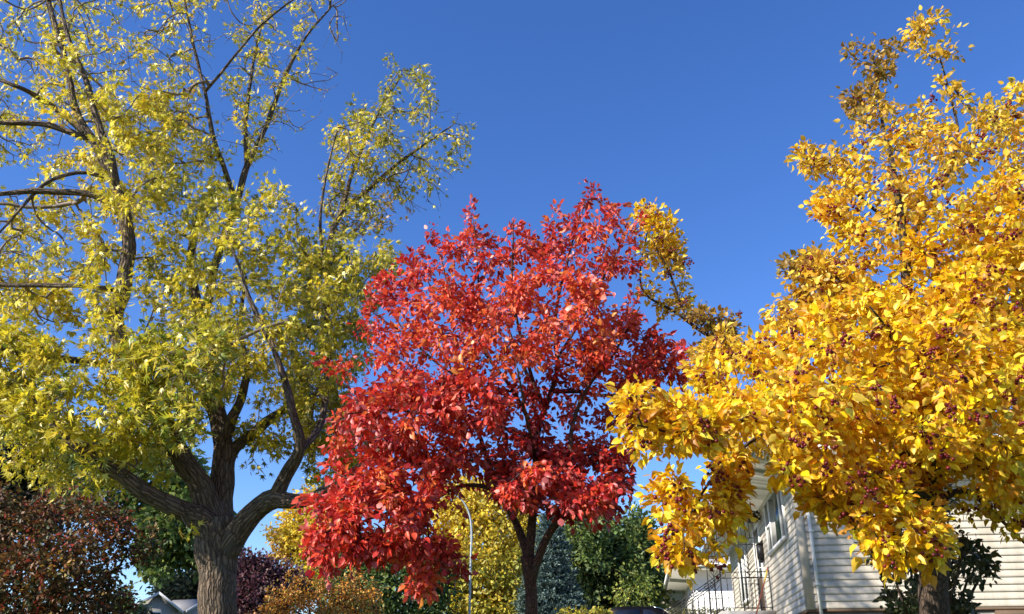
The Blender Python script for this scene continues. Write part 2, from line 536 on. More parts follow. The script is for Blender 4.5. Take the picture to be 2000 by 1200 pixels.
class Tree:
    def __init__(self, name, label, Y0, leaf, mats, twig_r=0.0022, twig_sides=3, group=None, cat='tree', split=True):
        self.split = split; self.nj = 0.75
        self.Y0 = Y0; self.leaf = leaf; self.mats = mats
        self.args = (name, label, cat, group)
        self.pos = []; self.dir = []; self.par = []; self.limb_tubes = []
        self.twig_r = twig_r; self.sides = twig_sides
        self.chains = []; self.hard_r = {}
        self.regions = []

    def limb(self, pts, step=0.12, wob=0.007, sides=9):
        W = []
        for p in pts:
            px, py, dY, w = p
            Y = self.Y0 + dY
            q = at(px, py, Y)
            W.append([*q, w * 0.5 * mpp(py, Y)])
        return self.limb_world(W, step, wob, sides)

    def limb_world(self, W, step=0.12, wob=0.012, sides=9):
        R = catmull(W, step)
        n = len(R)
        ph = rng.uniform(0, 6, 6)
        s = np.arange(n) * step
        amp = wob * np.clip(R[:, 3] / 0.05, 0.6, 1.6) * np.clip(s / 0.4, 0, 1)
        for k in range(3):
            R[:, k] += amp * (np.sin(s * 4.1 + ph[k]) + 0.6 * np.sin(s * 9.7 + ph[k + 3]))
        R[:, 3] *= 1 + 0.05 * np.sin(s * 5.3 + ph[0]) + 0.03 * np.sin(s * 13 + ph[1])
        self.limb_tubes.append((R, sides))
        d = unit(np.gradient(R[:, :3], axis=0))
        b = len(self.pos)
        for i in range(n):
            self.pos.append(R[i, :3]); self.dir.append(d[i]); self.par.append(b + i - 1 if i else -1)
            self.hard_r[b + i] = R[i, 3]
        self.base = self.limb_tubes[0][0][0, :3]
        return R

    def region(self, poly, n, lpa=12, pal=None, th=1.2, dY=0.0, size=0.08, spread=0.1, droop=0.3, flat=1.0, sun=0.5):
        if n <= 0: return
        self.regions.append(dict(A=sample_region(poly, int(n), self.Y0 + dY, th, flat), lpa=lpa, pal=pal, size=size,
                                 spread=spread, droop=droop, sun=sun))

    def blob(self, c, r, n, **kw):
        """attractors through an ellipsoid of the world"""
        v = unit(rng.normal(size=(n, 3))) * (rng.uniform(0, 1, n) ** 0.4)[:, None]
        d = dict(lpa=10, pal=None, size=0.1, spread=0.12, droop=0.3, sun=0.5); d.update(kw)
        d['A'] = np.asarray(c) + v * np.asarray(r)
        self.regions.append(d)

    def finish(self, trunk_smooth=True):
        name, label, cat, group = self.args
        A = np.concatenate([r['A'] for r in self.regions])
        rid = np.concatenate([np.full(len(r['A']), i) for i, r in enumerate(self.regions)])
        cap = len(self.pos) + len(A) * 14 + 10
        P = np.zeros((cap, 3)); D = np.zeros((cap, 3)); par = np.full(cap, -1)
        n = len(self.pos)
        P[:n] = self.pos; D[:n] = self.dir; par[:n] = self.par
        hard = np.zeros(cap)
        for k, v in self.hard_r.items(): hard[k] = v
        # keep twigs off the lower trunk
        ok = np.ones(cap, bool)
        nt = len(self.limb_tubes[0][0])
        if len(self.limb_tubes) > 1: ok[:int(nt * 0.7)] = False
        # nearest-first
        dist = np.empty(len(A))
        for i0 in range(0, len(A), 400):
            q = A[i0:i0 + 400]
            dist[i0:i0 + 400] = np.sqrt(((q[:, None] - P[None, :n]) ** 2).sum(-1)).min(1)
        order = np.argsort(dist + rng.uniform(0, 0.15, len(A)))
        tips = []
        chains = []
        for ai in order:
            tgt = A[ai]
            v = tgt - P[:n]
            L = np.sqrt((v * v).sum(1)) + 1e-6
            cosang = (v * D[:n]).sum(1) / L
            cost = L * (1.45 - 0.55 * cosang) + np.where(ok[:n], 0, 99)
            j = int(np.argmin(cost))
            l = L[j]
            m = int(min(12, max(2, math.ceil(l / 0.11))))
            t = np.linspace(0, 1, m + 1)[1:, None]
            c = P[j] + D[j] * l * 0.22 + v[j] * 0.33 + rng.normal(0, 0.05 * l, 3)
            path = (1 - t) ** 2 * P[j] + 2 * t * (1 - t) * c + t * t * tgt
            path[:-1] += rng.normal(0, 0.010 * min(l, 0.5), (m, 3))[:-1] if m > 1 else 0
            idx = np.arange(n, n + m)
            P[idx] = path
            pr = np.concatenate([[j], idx[:-1]])
            par[idx] = pr
            D[idx] = unit(path - P[pr])
            chains.append((j, n, m, ai))
            n += m
        # pipe-model radii
        cnt = np.zeros(n)
        for j, s, m, ai in chains: cnt[s + m - 1] += 1
        for i in range(n - 1, -1, -1):
            if par[i] >= 0: cnt[par[i]] += cnt[i]
        rad = self.twig_r * np.maximum(cnt, 1) ** 0.45
        isl = hard[:n] > 0
        rad[isl] = hard[:n][isl]
        root = empty(name, tuple(self.base), label, cat, group)
        off = self.base
        tr = MB()
        for R, sides in self.limb_tubes:
            tr.tube(R[:, :3] - off, R[:, 3], sides)
        tw = MB() if self.split else tr
        if self.split: tr.build('trunk', self.mats[0], root, smooth=True)
        for j, s, m, ai in chains:
            pts = np.vstack([P[j], P[s:s + m]]) - off
            r = np.concatenate([[min(rad[j], rad[s] * 1.15)], rad[s:s + m]])
            r[-1] *= 0.7
            tw.tube(pts, r, 5 if r[0] > 0.012 else self.sides, cap=False)
        if self.split: tw.build('branches', self.mats[1], root, smooth=True)
        else: tr.build('trunk', self.mats[0], root, smooth=True)
        # leaves
        lb = MB()
        LP, LA, LN, LS, LC = [], [], [], [], []
        sund = np.array([-LDIR.x, -LDIR.y, -LDIR.z])
        for j, s, m, ai in chains:
            R = self.regions[rid[ai]]
            if R['lpa'] <= 0: continue
            k = rng.poisson(R['lpa'])
            if k == 0: continue
            ch = np.vstack([P[j], P[s:s + m]])
            ln = m
            # leaves along the last ~0.5 m of the twig, denser at its end
            seglen = np.linalg.norm(np.diff(ch, axis=0), axis=1).sum() + 1e-6
            u = 1 - (rng.uniform(0, 1, k) ** 1.4) * min(1.0, 0.45 / seglen)
            f = u * ln
            i0 = np.clip(f.astype(int), 0, ln - 1)
            p = ch[i0] + (ch[i0 + 1] - ch[i0]) * (f - i0)[:, None]
            rd = rng.normal(0, 1, (k, 3))
            p = p + rd * R['spread'] * 0.45
            ax = unit(rd) * 1.0 + D[s + m - 1] * 0.5 - UP * R['droop'] * rng.uniform(0.2, 1.8, k)[:, None]
            nr = UP * 0.45 + sund * R['sun'] * 0.6 + rng.normal(0, self.nj, (k, 3))
            pal, w = R['pal']
            pal = np.asarray(pal, float); w = np.asarray(w, float) / np.sum(w)
            base = rng.choice(len(pal), p=w)
            mixi = np.where(rng.uniform(0, 1, k) < 0.55, base, rng.choice(len(pal), k, p=w))
            c = pal[mixi] * rng.uniform(0.8, 1.2, (k, 1)) * rng.uniform(0.93, 1.07, (k, 3))
            LP.append(p - off); LA.append(ax); LN.append(nr); LC.append(np.clip(c, 0, 0.95))
            LS.append(R['size'] * np.clip(rng.normal(1, 0.28, k), 0.4, 1.6))
        put_leaves(lb, self.leaf, np.concatenate(LP), np.concatenate(LA), np.concatenate(LN), np.concatenate(LS), np.concatenate(LC))
        lb.build('crown', self.mats[2], root)
        self.root = root; self.P = P[:n]; self.chains = chains; self.D = D[:n]; self.A = A; self.rid = rid
        return root


# ------------------------------------------------------------------ ground
def sheet(name, xs, ys, dz, mat):
    mb = MB()
    v = [(x, y, ground_z(y) + dz) for y in ys for x in xs]
    nx = len(xs)
    f = [(j * nx + i, j * nx + i + 1, (j + 1) * nx + i + 1, (j + 1) * nx + i) for j in range(len(ys) - 1) for i in range(nx - 1)]
    mb.add(v, f)
    o = mb.build(name, mat, smooth=True)
    return tag(o, kind='structure')


ys = [-600, -100, -20] + list(np.arange(0, 32, 1.0)) + [40, 60, 100, 300, 1500, 4000]
sheet('ground', [-4000, -800, -100, -20, 0, 20, 100, 800, 4000], ys, 0.0, M['grass'])
sheet('road', [-19, -15, -11], [-60, -5] + list(np.arange(0, 32, 1.0)) + [40, 60, 110], 0.006, M['asphalt'])
sheet('driveway', [2.6, 7.6], list(np.arange(28.4, 31.2, 0.4)), 0.005, M['concrete'])


# ------------------------------------------------------------------ the large maple on the left
YEL = ((.80, .64, .03), (.86, .72, .07), (.68, .56, .03), (.42, .39, .025), (.78, .50, .04))
P_YEL = (YEL, (5, 4, 3, 1, 1))
P_YG = (((.63, .53, .028), (.74, .60, .035), (.35, .34, .022), (.54, .47, .028), (.82, .66, .05), (.13, .17, .02)), (4, 4, 2.5, 4, 3, 1))
P_GRN = (((.44, .42, .03), (.26, .30, .022), (.56, .49, .035), (.68, .56, .05), (.13, .19, .02)), (4, 3, 4, 3, 1.3))
P_OLV = (((.50, .44, .03), (.60, .51, .035), (.29, .29, .02), (.72, .58, .05), (.13, .16, .02)), (4, 4, 3, 3, 1))
P_ORA = (((.62, .38, .06), (.5, .28, .06), (.64, .46, .08), (.42, .36, .05)), (3, 2, 2, 1))

t = Tree('maple_tree', 'huge yellow-green maple with a thick furrowed trunk and long bare twig ends',
         10.0, 'maple', (M['bark_maple'], M['twig_maple'], M['leaf_maple']), twig_r=0.0034)
t.nj = 1.0
t.limb([(426, 1450, 0, 100), (425, 1330, 0, 82), (424, 1200, 0, 74), (425, 1110, 0, 75), (426, 1060, 0, 84), (428, 1015, 0, 84)], sides=16, wob=.006)
t.limb([(418, 1090, .02, 50), (405, 1035, -.1, 56), (372, 1004, -.2, 46), (330, 985, -.4, 37), (250, 940, -.7, 31), (195, 905, -.9, 28), (145, 868, -1.1, 20), (110, 832, -1.1, 15), (75, 790, -1.0, 10), (40, 735, -.8, 5)])
t.limb([(422, 1080, 0, 58), (412, 1010, .05, 54), (392, 955, -.05, 47), (372, 920, -.1, 45), (345, 880, -.15, 41), (310, 800, -.25, 37), (272, 730, -.3, 34), (240, 680, -.4, 34), (224, 620, -.4, 33), (240, 560, -.4, 29), (252, 480, -.4, 27), (240, 410, -.4, 24), (215, 340, -.4, 21), (185, 280, -.4, 17), (150, 220, -.4, 14), (130, 130, -.4, 11), (95, 0, -.4, 8), (60, -140, -.4, 4)])
t.limb([(228, 370, -0.4, 20), (216, 315, -0.5, 18), (195, 250, -0.5, 14), (168, 160, -0.5, 11), (130, 60, -0.5, 8), (100, -80, -0.5, 4)])
t.limb([(232, 415, -0.4, 16), (185, 382, -0.5, 14), (110, 374, -0.6, 12), (40, 376, -0.7, 11), (-80, 388, -0.9, 6)])
t.limb([(205, 345, -0.4, 9), (150, 338, -0.5, 8), (85, 362, -0.6, 7), (25, 425, -0.7, 5), (-30, 490, -0.8, 3)])
t.limb([(170, 270, -0.4, 13), (90, 245, -0.5, 11), (0, 240, -0.6, 9), (-100, 235, -0.7, 4)])
t.limb([(168, 262, -0.4, 14), (100, 206, -0.3, 11), (40, 172, -.9, 9), (-30, 148, -.8, 5)])
t.limb([(428, 1080, 0, 60), (433, 990, .2, 48), (436, 920, .3, 43), (431, 840, .5, 38), (413, 760, .6, 30), (400, 690, .7, 26), (385, 600, .8, 22), (372, 530, .9, 18), (382, 450, 1, 15), (400, 380, 1.1, 10)])
t.limb([(396, 640, .75, 19), (420, 520, .9, 16), (458, 410, 1, 14), (480, 335, 1, 12), (530, 220, 1.1, 9), (565, 130, 1.2, 7), (600, 70, 1.2, 5), (650, 10, 1.2, 3)])
t.limb([(462, 400, 1, 12), (438, 330, .8, 10), (415, 260, .6, 9), (400, 180, .5, 7), (372, 60, .4, 5), (350, -60, .3, 3)])
t.limb([(482, 330, 1, 10), (480, 240, 1.1, 8), (492, 140, 1.2, 6), (508, 60, 1.3, 4)])
t.limb([(400, 180, .5, 6), (450, 120, .2, 5), (520, 40, 0, 4), (600, -20, -.2, 3)])
t.limb([(436, 920, .3, 32), (452, 885, .45, 25), (485, 855, .6, 22), (525, 822, .9, 19), (570, 790, 1.2, 14), (640, 760, 1.6, 8)])
t.limb([(431, 870, .4, 32), (452, 825, .45, 23), (468, 790, .5, 18), (482, 720, .5, 13), (470, 640, .4, 9), (480, 540, .3, 5)])
t.limb([(428, 1100, 0, 52), (455, 1050, -.1, 52), (495, 1005, -.2, 44), (535, 975, -.3, 38), (590, 978, -.5, 28), (650, 952, -.6, 24), (720, 900, -.7, 16), (780, 840, -.8, 8)])
t.limb([(535, 985, -.3, 34), (556, 930, -.45, 27), (585, 872, -.7, 22), (573, 805, -.9, 17), (550, 725, -1, 13), (520, 650, -1, 11), (490, 590, -1, 9), (470, 530, -1, 6), (440, 450, -1, 3)])
t.limb([(580, 885, -.65, 17), (622, 835, -.3, 14), (640, 740, .2, 13), (638, 600, .6, 12), (642, 490, .9, 12), (665, 420, 1, 11), (720, 370, 1.1, 9), (790, 310, 1.1, 6), (880, 248, 1.1, 3)])
t.limb([(660, 430, 1, 10), (692, 330, 1.2, 7), (735, 230, 1.3, 5), (785, 145, 1.4, 3)])
t.limb([(640, 560, .7, 9), (625, 440, .4, 6), (640, 330, .3, 4), (660, 250, .2, 3)])
t.limb([(240, 570, -.4, 11), (200, 562, -1.0, 10), (120, 558, -.9, 9), (0, 556, -.8, 9), (-100, 552, -.7, 5)])
t.limb([(275, 722, .5, 15), (150, 704, 0, 14), (60, 694, -.6, 14), (-20, 675, -1.1, 12), (-200, 610, -1.8, 6)])
t.limb([(-20, 240, -1.3, 7), (-200, 150, 0, 6), (-350, 50, -.5, 4)])
t.limb([(95, 0, -1.1, 8), (140, -150, .6, 6), (220, -280, 0, 3)])
R = t.region
R([(280, 340), (350, 340), (430, 365), (520, 345), (580, 395), (600, 445), (690, 480), (715, 560), (690, 640), (690, 720), (640, 775), (560, 790), (470, 760), (400, 840), (330, 890), (270, 870), (240, 800), (270, 700), (300, 600), (280, 480)], 700, 15, P_YG, 1.8, 0, .097, .11, .6)
R([(270, 640), (420, 620), (470, 700), (400, 840), (330, 880), (240, 800)], 130, 14, P_GRN, 1.0, -1.2, .115, .13, .7)
R([(-60, 650), (60, 640), (140, 690), (260, 690), (300, 740), (320, 850), (290, 885), (230, 870), (190, 925), (150, 890), (100, 870), (40, 830), (-60, 820)], 400, 13, P_YG, 1.6, -.8, .11, .13, .6)
R([(0, 800), (120, 840), (300, 870), (330, 940), (230, 950), (120, 960), (60, 940), (-20, 900)], 150, 11, P_YG, 1.0, .3, .1, .12, .6)
R([(-60, 400), (100, 400), (250, 350), (275, 480), (225, 560), (230, 670), (100, 630), (-60, 640)], 240, 15, P_YEL, 1.5, .1, .098, .1, .6)
R([(40, 300), (220, 300), (230, 400), (60, 400)], 40, 10, P_YEL, .8, .2, .1, .12, .5)
R([(-60, -40), (420, -40), (410, 120), (340, 330), (180, 330), (-60, 330)], 310, 13, P_YEL, 2.0, .6, .095, .08, .6)
R([(170, 200), (330, 170), (430, 280), (430, 370), (270, 360)], 230, 14, P_YEL, 1.2, .5, .095, .1, .5)
R([(420, -40), (640, -40), (640, 60), (600, 160), (570, 230), (510, 330), (430, 310), (440, 150)], 130, 11, P_YEL, 1.2, 1, .09, .07, .6)
R([(640, 270), (690, 200), (740, 180), (762, 108), (858, 155), (838, 240), (800, 300), (760, 350), (735, 420), (655, 430), (612, 370), (632, 320)], 250, 9, P_OLV, 1.1, 1.1, .088, .1, .4)
R([(640, 230), (750, 190), (720, 320), (640, 330)], 40, 8, P_YEL, .6, .6, .09, .1, .4)
R([(740, 350), (820, 265), (925, 218), (918, 320), (850, 375), (780, 390)], 95, 6.5, P_OLV, .8, 1.1, .085, .1, .4)
R([(630, 370), (800, 375), (805, 420), (740, 450), (650, 480), (600, 460)], 75, 8, P_ORA, .8, 1.9, .085, .1, .4)
R([(570, 450), (740, 445), (790, 500), (730, 600), (710, 760), (760, 900), (640, 920), (600, 860), (560, 780)], 450, 15, P_OLV, 1.4, 1.0, .1, .12, .5)
R([(455, 830), (560, 785), (680, 810), (700, 920), (640, 950), (605, 930), (590, 880), (545, 890), (500, 880), (450, 870)], 130, 11, P_YG, .9, .6, .1, .12, .5)
R([(480, 900), (520, 890), (540, 930), (505, 935)], 4, 5, P_YG, .3, .3, .1, .1, .5)
R([(362, 1025), (390, 1025), (388, 1055), (365, 1050)], 2, 5, P_YEL, .2, -.55, .1, .06, .5)
R([(150, 240), (260, 260), (330, 360), (290, 470), (190, 420)], 42, 12, P_YEL, .5, -1.0, .095, .09, .6)
R([(150, 560), (290, 520), (320, 640), (270, 700), (160, 660)], 36, 13, P_YG, .5, -1.0, .1, .09, .6)
R([(60, 60), (240, 40), (260, 220), (80, 240)], 40, 11, P_YEL, .6, -.9, .092, .09, .6)
R([(-60, 480), (120, 560), (140, 640), (-60, 650)], 50, 13, P_YEL, .8, -.3, .098, .1, .6)
# bare twig ends
R([(-60, -60), (430, -60), (420, 160), (330, 330), (-60, 330)], 950, 0.3, P_YEL, 2.0, .8, .08)
R([(430, -60), (700, -60), (690, 60), (660, 180), (600, 250), (530, 330), (430, 300)], 360, 0.4, P_YEL, 1.2, 1, .08)
R([(-60, 370), (180, 380), (220, 520), (120, 640), (-60, 640)], 330, 0.3, P_YEL, 1.2, 0, .08)
R([(740, 200), (880, 190), (938, 215), (925, 320), (860, 420), (740, 440)], 70, 0.6, P_OLV, .8, 1.2, .08)
R([(745, 95), (770, 95), (800, 160), (760, 200), (735, 150)], 12, 0.5, P_OLV, .3, 1.3, .08)
R([(150, 860), (280, 880), (260, 990), (170, 960)], 35, 0.3, P_YG, .5, -.4, .08)
R([(560, 700), (700, 740), (760, 860), (640, 800)], 40, .3, P_YG, .5, 0, .08)
# beyond the frame
R([(-560, 350), (-350, -150), (-40, -330), (420, -360), (640, -220), (660, -50), (-60, -50), (-60, 800), (-250, 760), (-500, 600)], 380, 9, P_YEL, 2.4, .3, .13, .15)
t.finish()

# ------------------------------------------------------------------ the red tree in the middle
P_RED = (((.62, .048, .026), (.70, .085, .032), (.50, .027, .022), (.33, .015, .018), (.74, .18, .04)), (5, 4, 3, 2, 1.6))
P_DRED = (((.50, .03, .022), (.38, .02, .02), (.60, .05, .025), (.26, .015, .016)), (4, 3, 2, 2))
P_ROR = (((.68, .08, .03), (.74, .15, .035), (.60, .05, .025), (.76, .28, .05)), (4, 3, 3, .8))
t = Tree('red_leaved_tree', 'slender crimson-leaved tree with a forked dark trunk in the middle', 8.5, 'oval',
         (M['bark_red'], M['twig_red'], M['leaf_red']), twig_r=0.0018)
t.limb([(1038, 1420, 0, 33), (1038, 1300, 0, 27), (1037, 1200, 0, 25), (1035, 1130, 0, 25), (1032, 1085, 0, 27)], sides=12, wob=.006)
t.limb([(1033, 1110, 0, 20), (1028, 1075, .05, 18), (1013, 1035, .1, 15), (990, 990, .2, 12), (962, 930, .3, 10), (940, 860, .4, 8), (900, 780, .4, 6), (870, 680, .4, 4)])
t.limb([(1035, 1120, 0, 22), (1036, 1070, 0, 19), (1041, 1000, 0, 16), (1046, 930, 0, 14), (1050, 850, .1, 12), (1070, 780, .1, 11), (1088, 720, .1, 9), (1085, 620, .2, 7), (1105, 520, .2, 5), (1145, 390, .2, 2)])
t.limb([(1038, 1135, 0, 20), (1050, 1095, -.05, 18), (1070, 1050, -.1, 16), (1098, 1005, -.2, 13), (1120, 950, -.3, 11), (1115, 860, -.3, 9), (1140, 770, -.3, 7), (1200, 690, -.2, 5), (1250, 600, -.2, 3)])
t.limb([(1008, 1020, .1, 11), (985, 980, .0, 10), (950, 952, -.1, 9), (900, 950, -.3, 8), (862, 968, -.5, 6), (835, 1000, -.6, 5), (840, 1070, -.8, 3)])
t.limb([(870, 960, -.5, 6), (800, 985, -.7, 5), (730, 1010, -.9, 4), (640, 1040, -1, 3)])
t.limb([(1050, 855, .1, 9), (1000, 760, .2, 8), (940, 680, .3, 6), (890, 600, .4, 5), (860, 500, .4, 2.5)])
t.limb([(1080, 765, .1, 9), (1130, 765, .0, 8), (1190, 772, -.1, 7), (1290, 755, -.2, 3)])
t.limb([(1060, 800, .1, 8), (1022, 680, -.1, 6), (1002, 560, -.2, 5), (1002, 430, -.3, 2)])
t.limb([(1050, 860, 0, 8), (960, 830, -.3, 7), (860, 815, -.6, 5), (760, 800, -.8, 4), (680, 810, -1, 2.5)])
t.limb([(1046, 930, 0, 8), (960, 905, -.2, 7), (850, 900, -.5, 5), (740, 940, -.8, 4), (630, 990, -1, 2.5)])
t.limb([(1000, 765, .2, 6), (900, 740, .4, 5), (800, 660, .6, 4), (740, 570, .7, 2.5)])
t.limb([(940, 680, .3, 5), (935, 560, .1, 4), (925, 430, 0, 2)])
t.limb([(1088, 700, .1, 6), (1150, 600, .0, 5), (1210, 480, -.1, 3)])
t.limb([(1060, 790, .2, 8), (1010, 690, 1.0, 6), (980, 600, 1.3, 4)])
t.limb([(1046, 900, 0, 8), (1030, 820, -.8, 6), (1010, 720, -1.3, 4)])
R = t.region
R([(1150, 400), (1195, 410), (1225, 440), (1225, 490), (1250, 520), (1235, 590), (1265, 650), (1335, 690), (1315, 750), (1240, 750), (1100, 730), (900, 750), (740, 760), (700, 720), (690, 640), (730, 600), (740, 545), (800, 510), (850, 460), (890, 480), (960, 440), (970, 500), (1000, 490), (1040, 440), (1080, 430), (1130, 430)], 440, 17.4, P_RED, 1.25, 0, 0.060, .1, .3)
R([(780, 560), (1200, 520), (1210, 700), (900, 740), (760, 700)], 170, 17.4, P_ROR, .7, -.7, 0.062, .1, .4)
for px, py, q in [(1152, 345, 9), (1186, 375, 6), (1130, 395, 5), (1085, 400, 6), (1042, 415, 5), (1005, 395, 6), (925, 385, 8), (905, 410, 4), (852, 430, 5), (960, 440, 5), (805, 455, 4), (770, 520, 5), (735, 530, 4), (720, 590, 4), (1238, 395, 4), (1222, 430, 4), (1060, 430, 4), (885, 440, 4)]:
    R([(px - 10, py), (px + 10, py), (px + 20, py + 70), (px + 2, py + 95), (px - 18, py + 70)], q + 3, 8, P_DRED if q % 2 else P_RED, .25, rng.uniform(-.4, .4), .062, .06, -.3)
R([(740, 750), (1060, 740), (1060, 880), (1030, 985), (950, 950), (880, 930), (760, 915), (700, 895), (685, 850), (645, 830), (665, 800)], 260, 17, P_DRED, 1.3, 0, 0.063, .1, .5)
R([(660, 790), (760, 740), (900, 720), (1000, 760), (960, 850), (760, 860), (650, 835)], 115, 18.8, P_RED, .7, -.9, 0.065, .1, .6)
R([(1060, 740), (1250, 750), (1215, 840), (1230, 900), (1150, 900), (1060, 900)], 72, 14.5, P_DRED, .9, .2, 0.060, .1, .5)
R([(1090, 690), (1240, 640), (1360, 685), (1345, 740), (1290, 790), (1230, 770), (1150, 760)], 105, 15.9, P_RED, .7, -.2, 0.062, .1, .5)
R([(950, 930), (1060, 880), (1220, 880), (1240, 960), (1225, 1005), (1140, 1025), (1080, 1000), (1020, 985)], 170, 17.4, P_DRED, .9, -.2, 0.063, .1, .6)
R([(960, 940), (1030, 910), (1190, 930), (1235, 985), (1140, 1000), (1000, 985)], 60, 17.4, P_RED, .4, -.9, 0.065, .1, .8)
R([(585, 985), (640, 945), (720, 905), (860, 940), (840, 1000), (870, 1070), (880, 1100), (840, 1110), (760, 1090), (660, 1090), (600, 1075)], 270, 18.8, P_RED, .75, -.85, 0.063, .1, .6)
R([(600, 1070), (665, 1080), (645, 1140), (622, 1150), (600, 1110)], 20, 13.0, P_RED, .3, -1, 0.063, .07, .8)
R([(790, 1080), (850, 1080), (842, 1170), (815, 1205), (795, 1180)], 20, 11.6, P_ROR, .3, -.9, 0.065, .07, .8)
R([(850, 1040), (900, 1070), (918, 1120), (895, 1145), (862, 1120)], 12, 8.7, P_DRED, .3, -.6, 0.063, .07, .6)
R([(860, 975), (900, 960), (930, 990), (890, 1010)], 6, 4.3, P_DRED, .3, -.3, 0.063, .08, .6)
R([(625, 705), (700, 690), (720, 740), (650, 735)], 9, 10.2, P_ROR, .3, -.2, 0.063, .07, .3)
R([(640, 860), (780, 840), (920, 860), (900, 955), (720, 960), (640, 930)], 90, 16, P_RED, .7, -.5, .068, .1, .6)
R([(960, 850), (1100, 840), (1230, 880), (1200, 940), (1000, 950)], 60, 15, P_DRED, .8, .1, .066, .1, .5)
t.finish()

# ------------------------------------------------------------------ the yellow crab apple on the right
P_Y = (((.92, .60, .012), (.88, .52, .012), (.95, .73, .06), (.74, .34, .012), (.52, .40, .03), (.55, .24, .02)), (5, 4, 3.5, 1.8, .8, .7))
P_YB = (((.86, .57, .04), (.80, .48, .035), (.58, .36, .03), (.90, .66, .09), (.42, .28, .04)), (4, 3, 2.5, 2, 1.5))
P_BR = (((.42, .25, .04), (.3, .2, .035), (.5, .3, .05), (.24, .19, .03)), (3, 3, 2, 2))
t = Tree('crab_apple_tree', 'golden crab apple tree hung with dark red fruit in front of the siding', 6.5, 'oval',
         (M['bark_dark'], M['twig_yellow'], M['leaf_yellow']), twig_r=0.0018)
t.limb([(1832, 1500, 0, 80), (1830, 1350, 0, 62), (1828, 1200, 0, 55), (1822, 1100, 0, 52), (1820, 1020, 0, 52), (1815, 950, 0, 46)], sides=14, wob=.008)
t.limb([(1818, 985, 0, 42), (1812, 900, .1, 38), (1800, 800, .2, 32), (1782, 650, .1, 24), (1768, 520, -.1, 19), (1760, 430, -.2, 16), (1752, 370, -.1, 12), (1738, 300, .2, 9), (1722, 230, .7, 6), (1705, 110, .7, 2)])
t.limb([(1765, 490, .6, 11), (1805, 420, .5, 9), (1850, 340, .5, 7), (1870, 250, .5, 5), (1835, 110, .5, 2.5)])
t.limb([(1818, 960, 0, 30), (1745, 865, -.3, 20), (1640, 820, -.6, 15), (1540, 795, -.9, 12), (1430, 825, -1.1, 9), (1330, 845, -1.3, 6), (1230, 830, -1.5, 2.5)])
t.limb([(1570, 800, -.85, 10), (1485, 850, -.8, 8), (1425, 900, -.8, 6), (1372, 965, -.8, 5), (1348, 1025, -.8, 4), (1325, 1095, -.8, 2)])
t.limb([(1798, 780, .25, 18), (1700, 700, .6, 13), (1580, 680, 1.0, 10), (1460, 690, 1.5, 8), (1390, 660, 1.9, 7), (1320, 610, 2.3, 6), (1252, 560, 2.6, 4), (1268, 430, 2.7, 2)])
t.limb([(1340, 625, 2.2, 5), (1310, 540, 2.3, 4), (1275, 470, 2.3, 2)])
t.limb([(1818, 985, 0, 24), (1780, 955, -.6, 15), (1740, 1000, -1.1, 9), (1765, 1100, -1.3, 4)])
t.limb([(1816, 930, 0, 26), (1880, 810, -.2, 17), (1960, 740, -.4, 12), (2100, 660, -.6, 8), (2260, 600, -.7, 4)])
t.limb([(1820, 985, 0, 18), (1885, 960, .3, 12), (1945, 1005, .4, 8), (2000, 1060, .5, 5), (2090, 1130, .5, 2)])
t.limb([(1785, 690, .4, 14), (1860, 560, .4, 12), (1950, 440, .3, 9), (2060, 320, .2, 5)])
t.limb([(1772, 600, .5, 9), (1690, 560, .6, 7), (1600, 535, .6, 5), (1525, 530, .6, 2)])
t.limb([(1755, 440, .7, 8), (1690, 395, .7, 6), (1620, 320, .7, 4), (1555, 305, .7, 2)])
t.limb([(1805, 860, .1, 16), (1790, 760, -.7, 12), (1740, 660, -1.2, 7), (1700, 600, -1.4, 4)])
t.limb([(1815, 900, .1, 15), (1840, 800, 1.0, 11), (1870, 680, 1.6, 6)])
R = t.region
R([(1650, 200), (1700, 185), (1760, 200), (1850, 160), (1930, 168), (1990, 175), (2070, 260), (2080, 520), (1990, 620), (1560, 640), (1550, 570), (1610, 500), (1650, 480), (1605, 420), (1605, 350), (1650, 300), (1665, 270)], 400, 19.5, P_YB, 1.2, .5, .056, .11, 0.20)
R([(1660, 290), (1850, 200), (2000, 280), (2060, 500), (1900, 600), (1640, 600), (1660, 450)], 80, 15, P_Y, .8, .1, 0.059, .11, 0.20)
R([(1765, 50), (1835, 20), (1900, 55), (1885, 95), (1860, 120), (1800, 110)], 26, 15.0, P_YB, .35, .5, 0.056, .09, 0.00)
R([(1830, 110), (1850, 105), (1850, 170), (1820, 170)], 6, 6.0, P_YB, .2, .5, 0.056, .06, 0.00)
R([(1645, 85), (1685, 75), (1690, 140), (1660, 140)], 9, 12.0, P_BR, .2, .7, 0.056, .07, 0.00)
R([(1690, 100), (1735, 65), (1752, 100), (1740, 155), (1700, 150)], 22, 13.5, P_BR, .3, .7, 0.059, .08, 0.15)
R([(1640, 190), (1720, 150), (1750, 210), (1680, 250)], 28, 15.0, P_BR, .4, .7, 0.057, .08, 0.10)
R([(1540, 300), (1600, 278), (1670, 292), (1690, 340), (1610, 345), (1555, 328)], 42, 15.0, P_YB, .4, .7, 0.057, .08, 0.10)
R([(1585, 350), (1660, 340), (1680, 430), (1640, 480), (1590, 420)], 45, 15.0, P_Y, .4, .6, 0.059, .08, 0.15)
R([(1516, 525), (1590, 488), (1660, 500), (1650, 600), (1545, 600), (1535, 560)], 55, 16.5, P_BR, .5, .7, 0.058, .09, 0.10)
R([(1960, 200), (2000, 155), (2080, 180), (2080, 300), (1960, 280)], 30, 16.5, P_Y, .5, .4, 0.059, .1, 0.15)
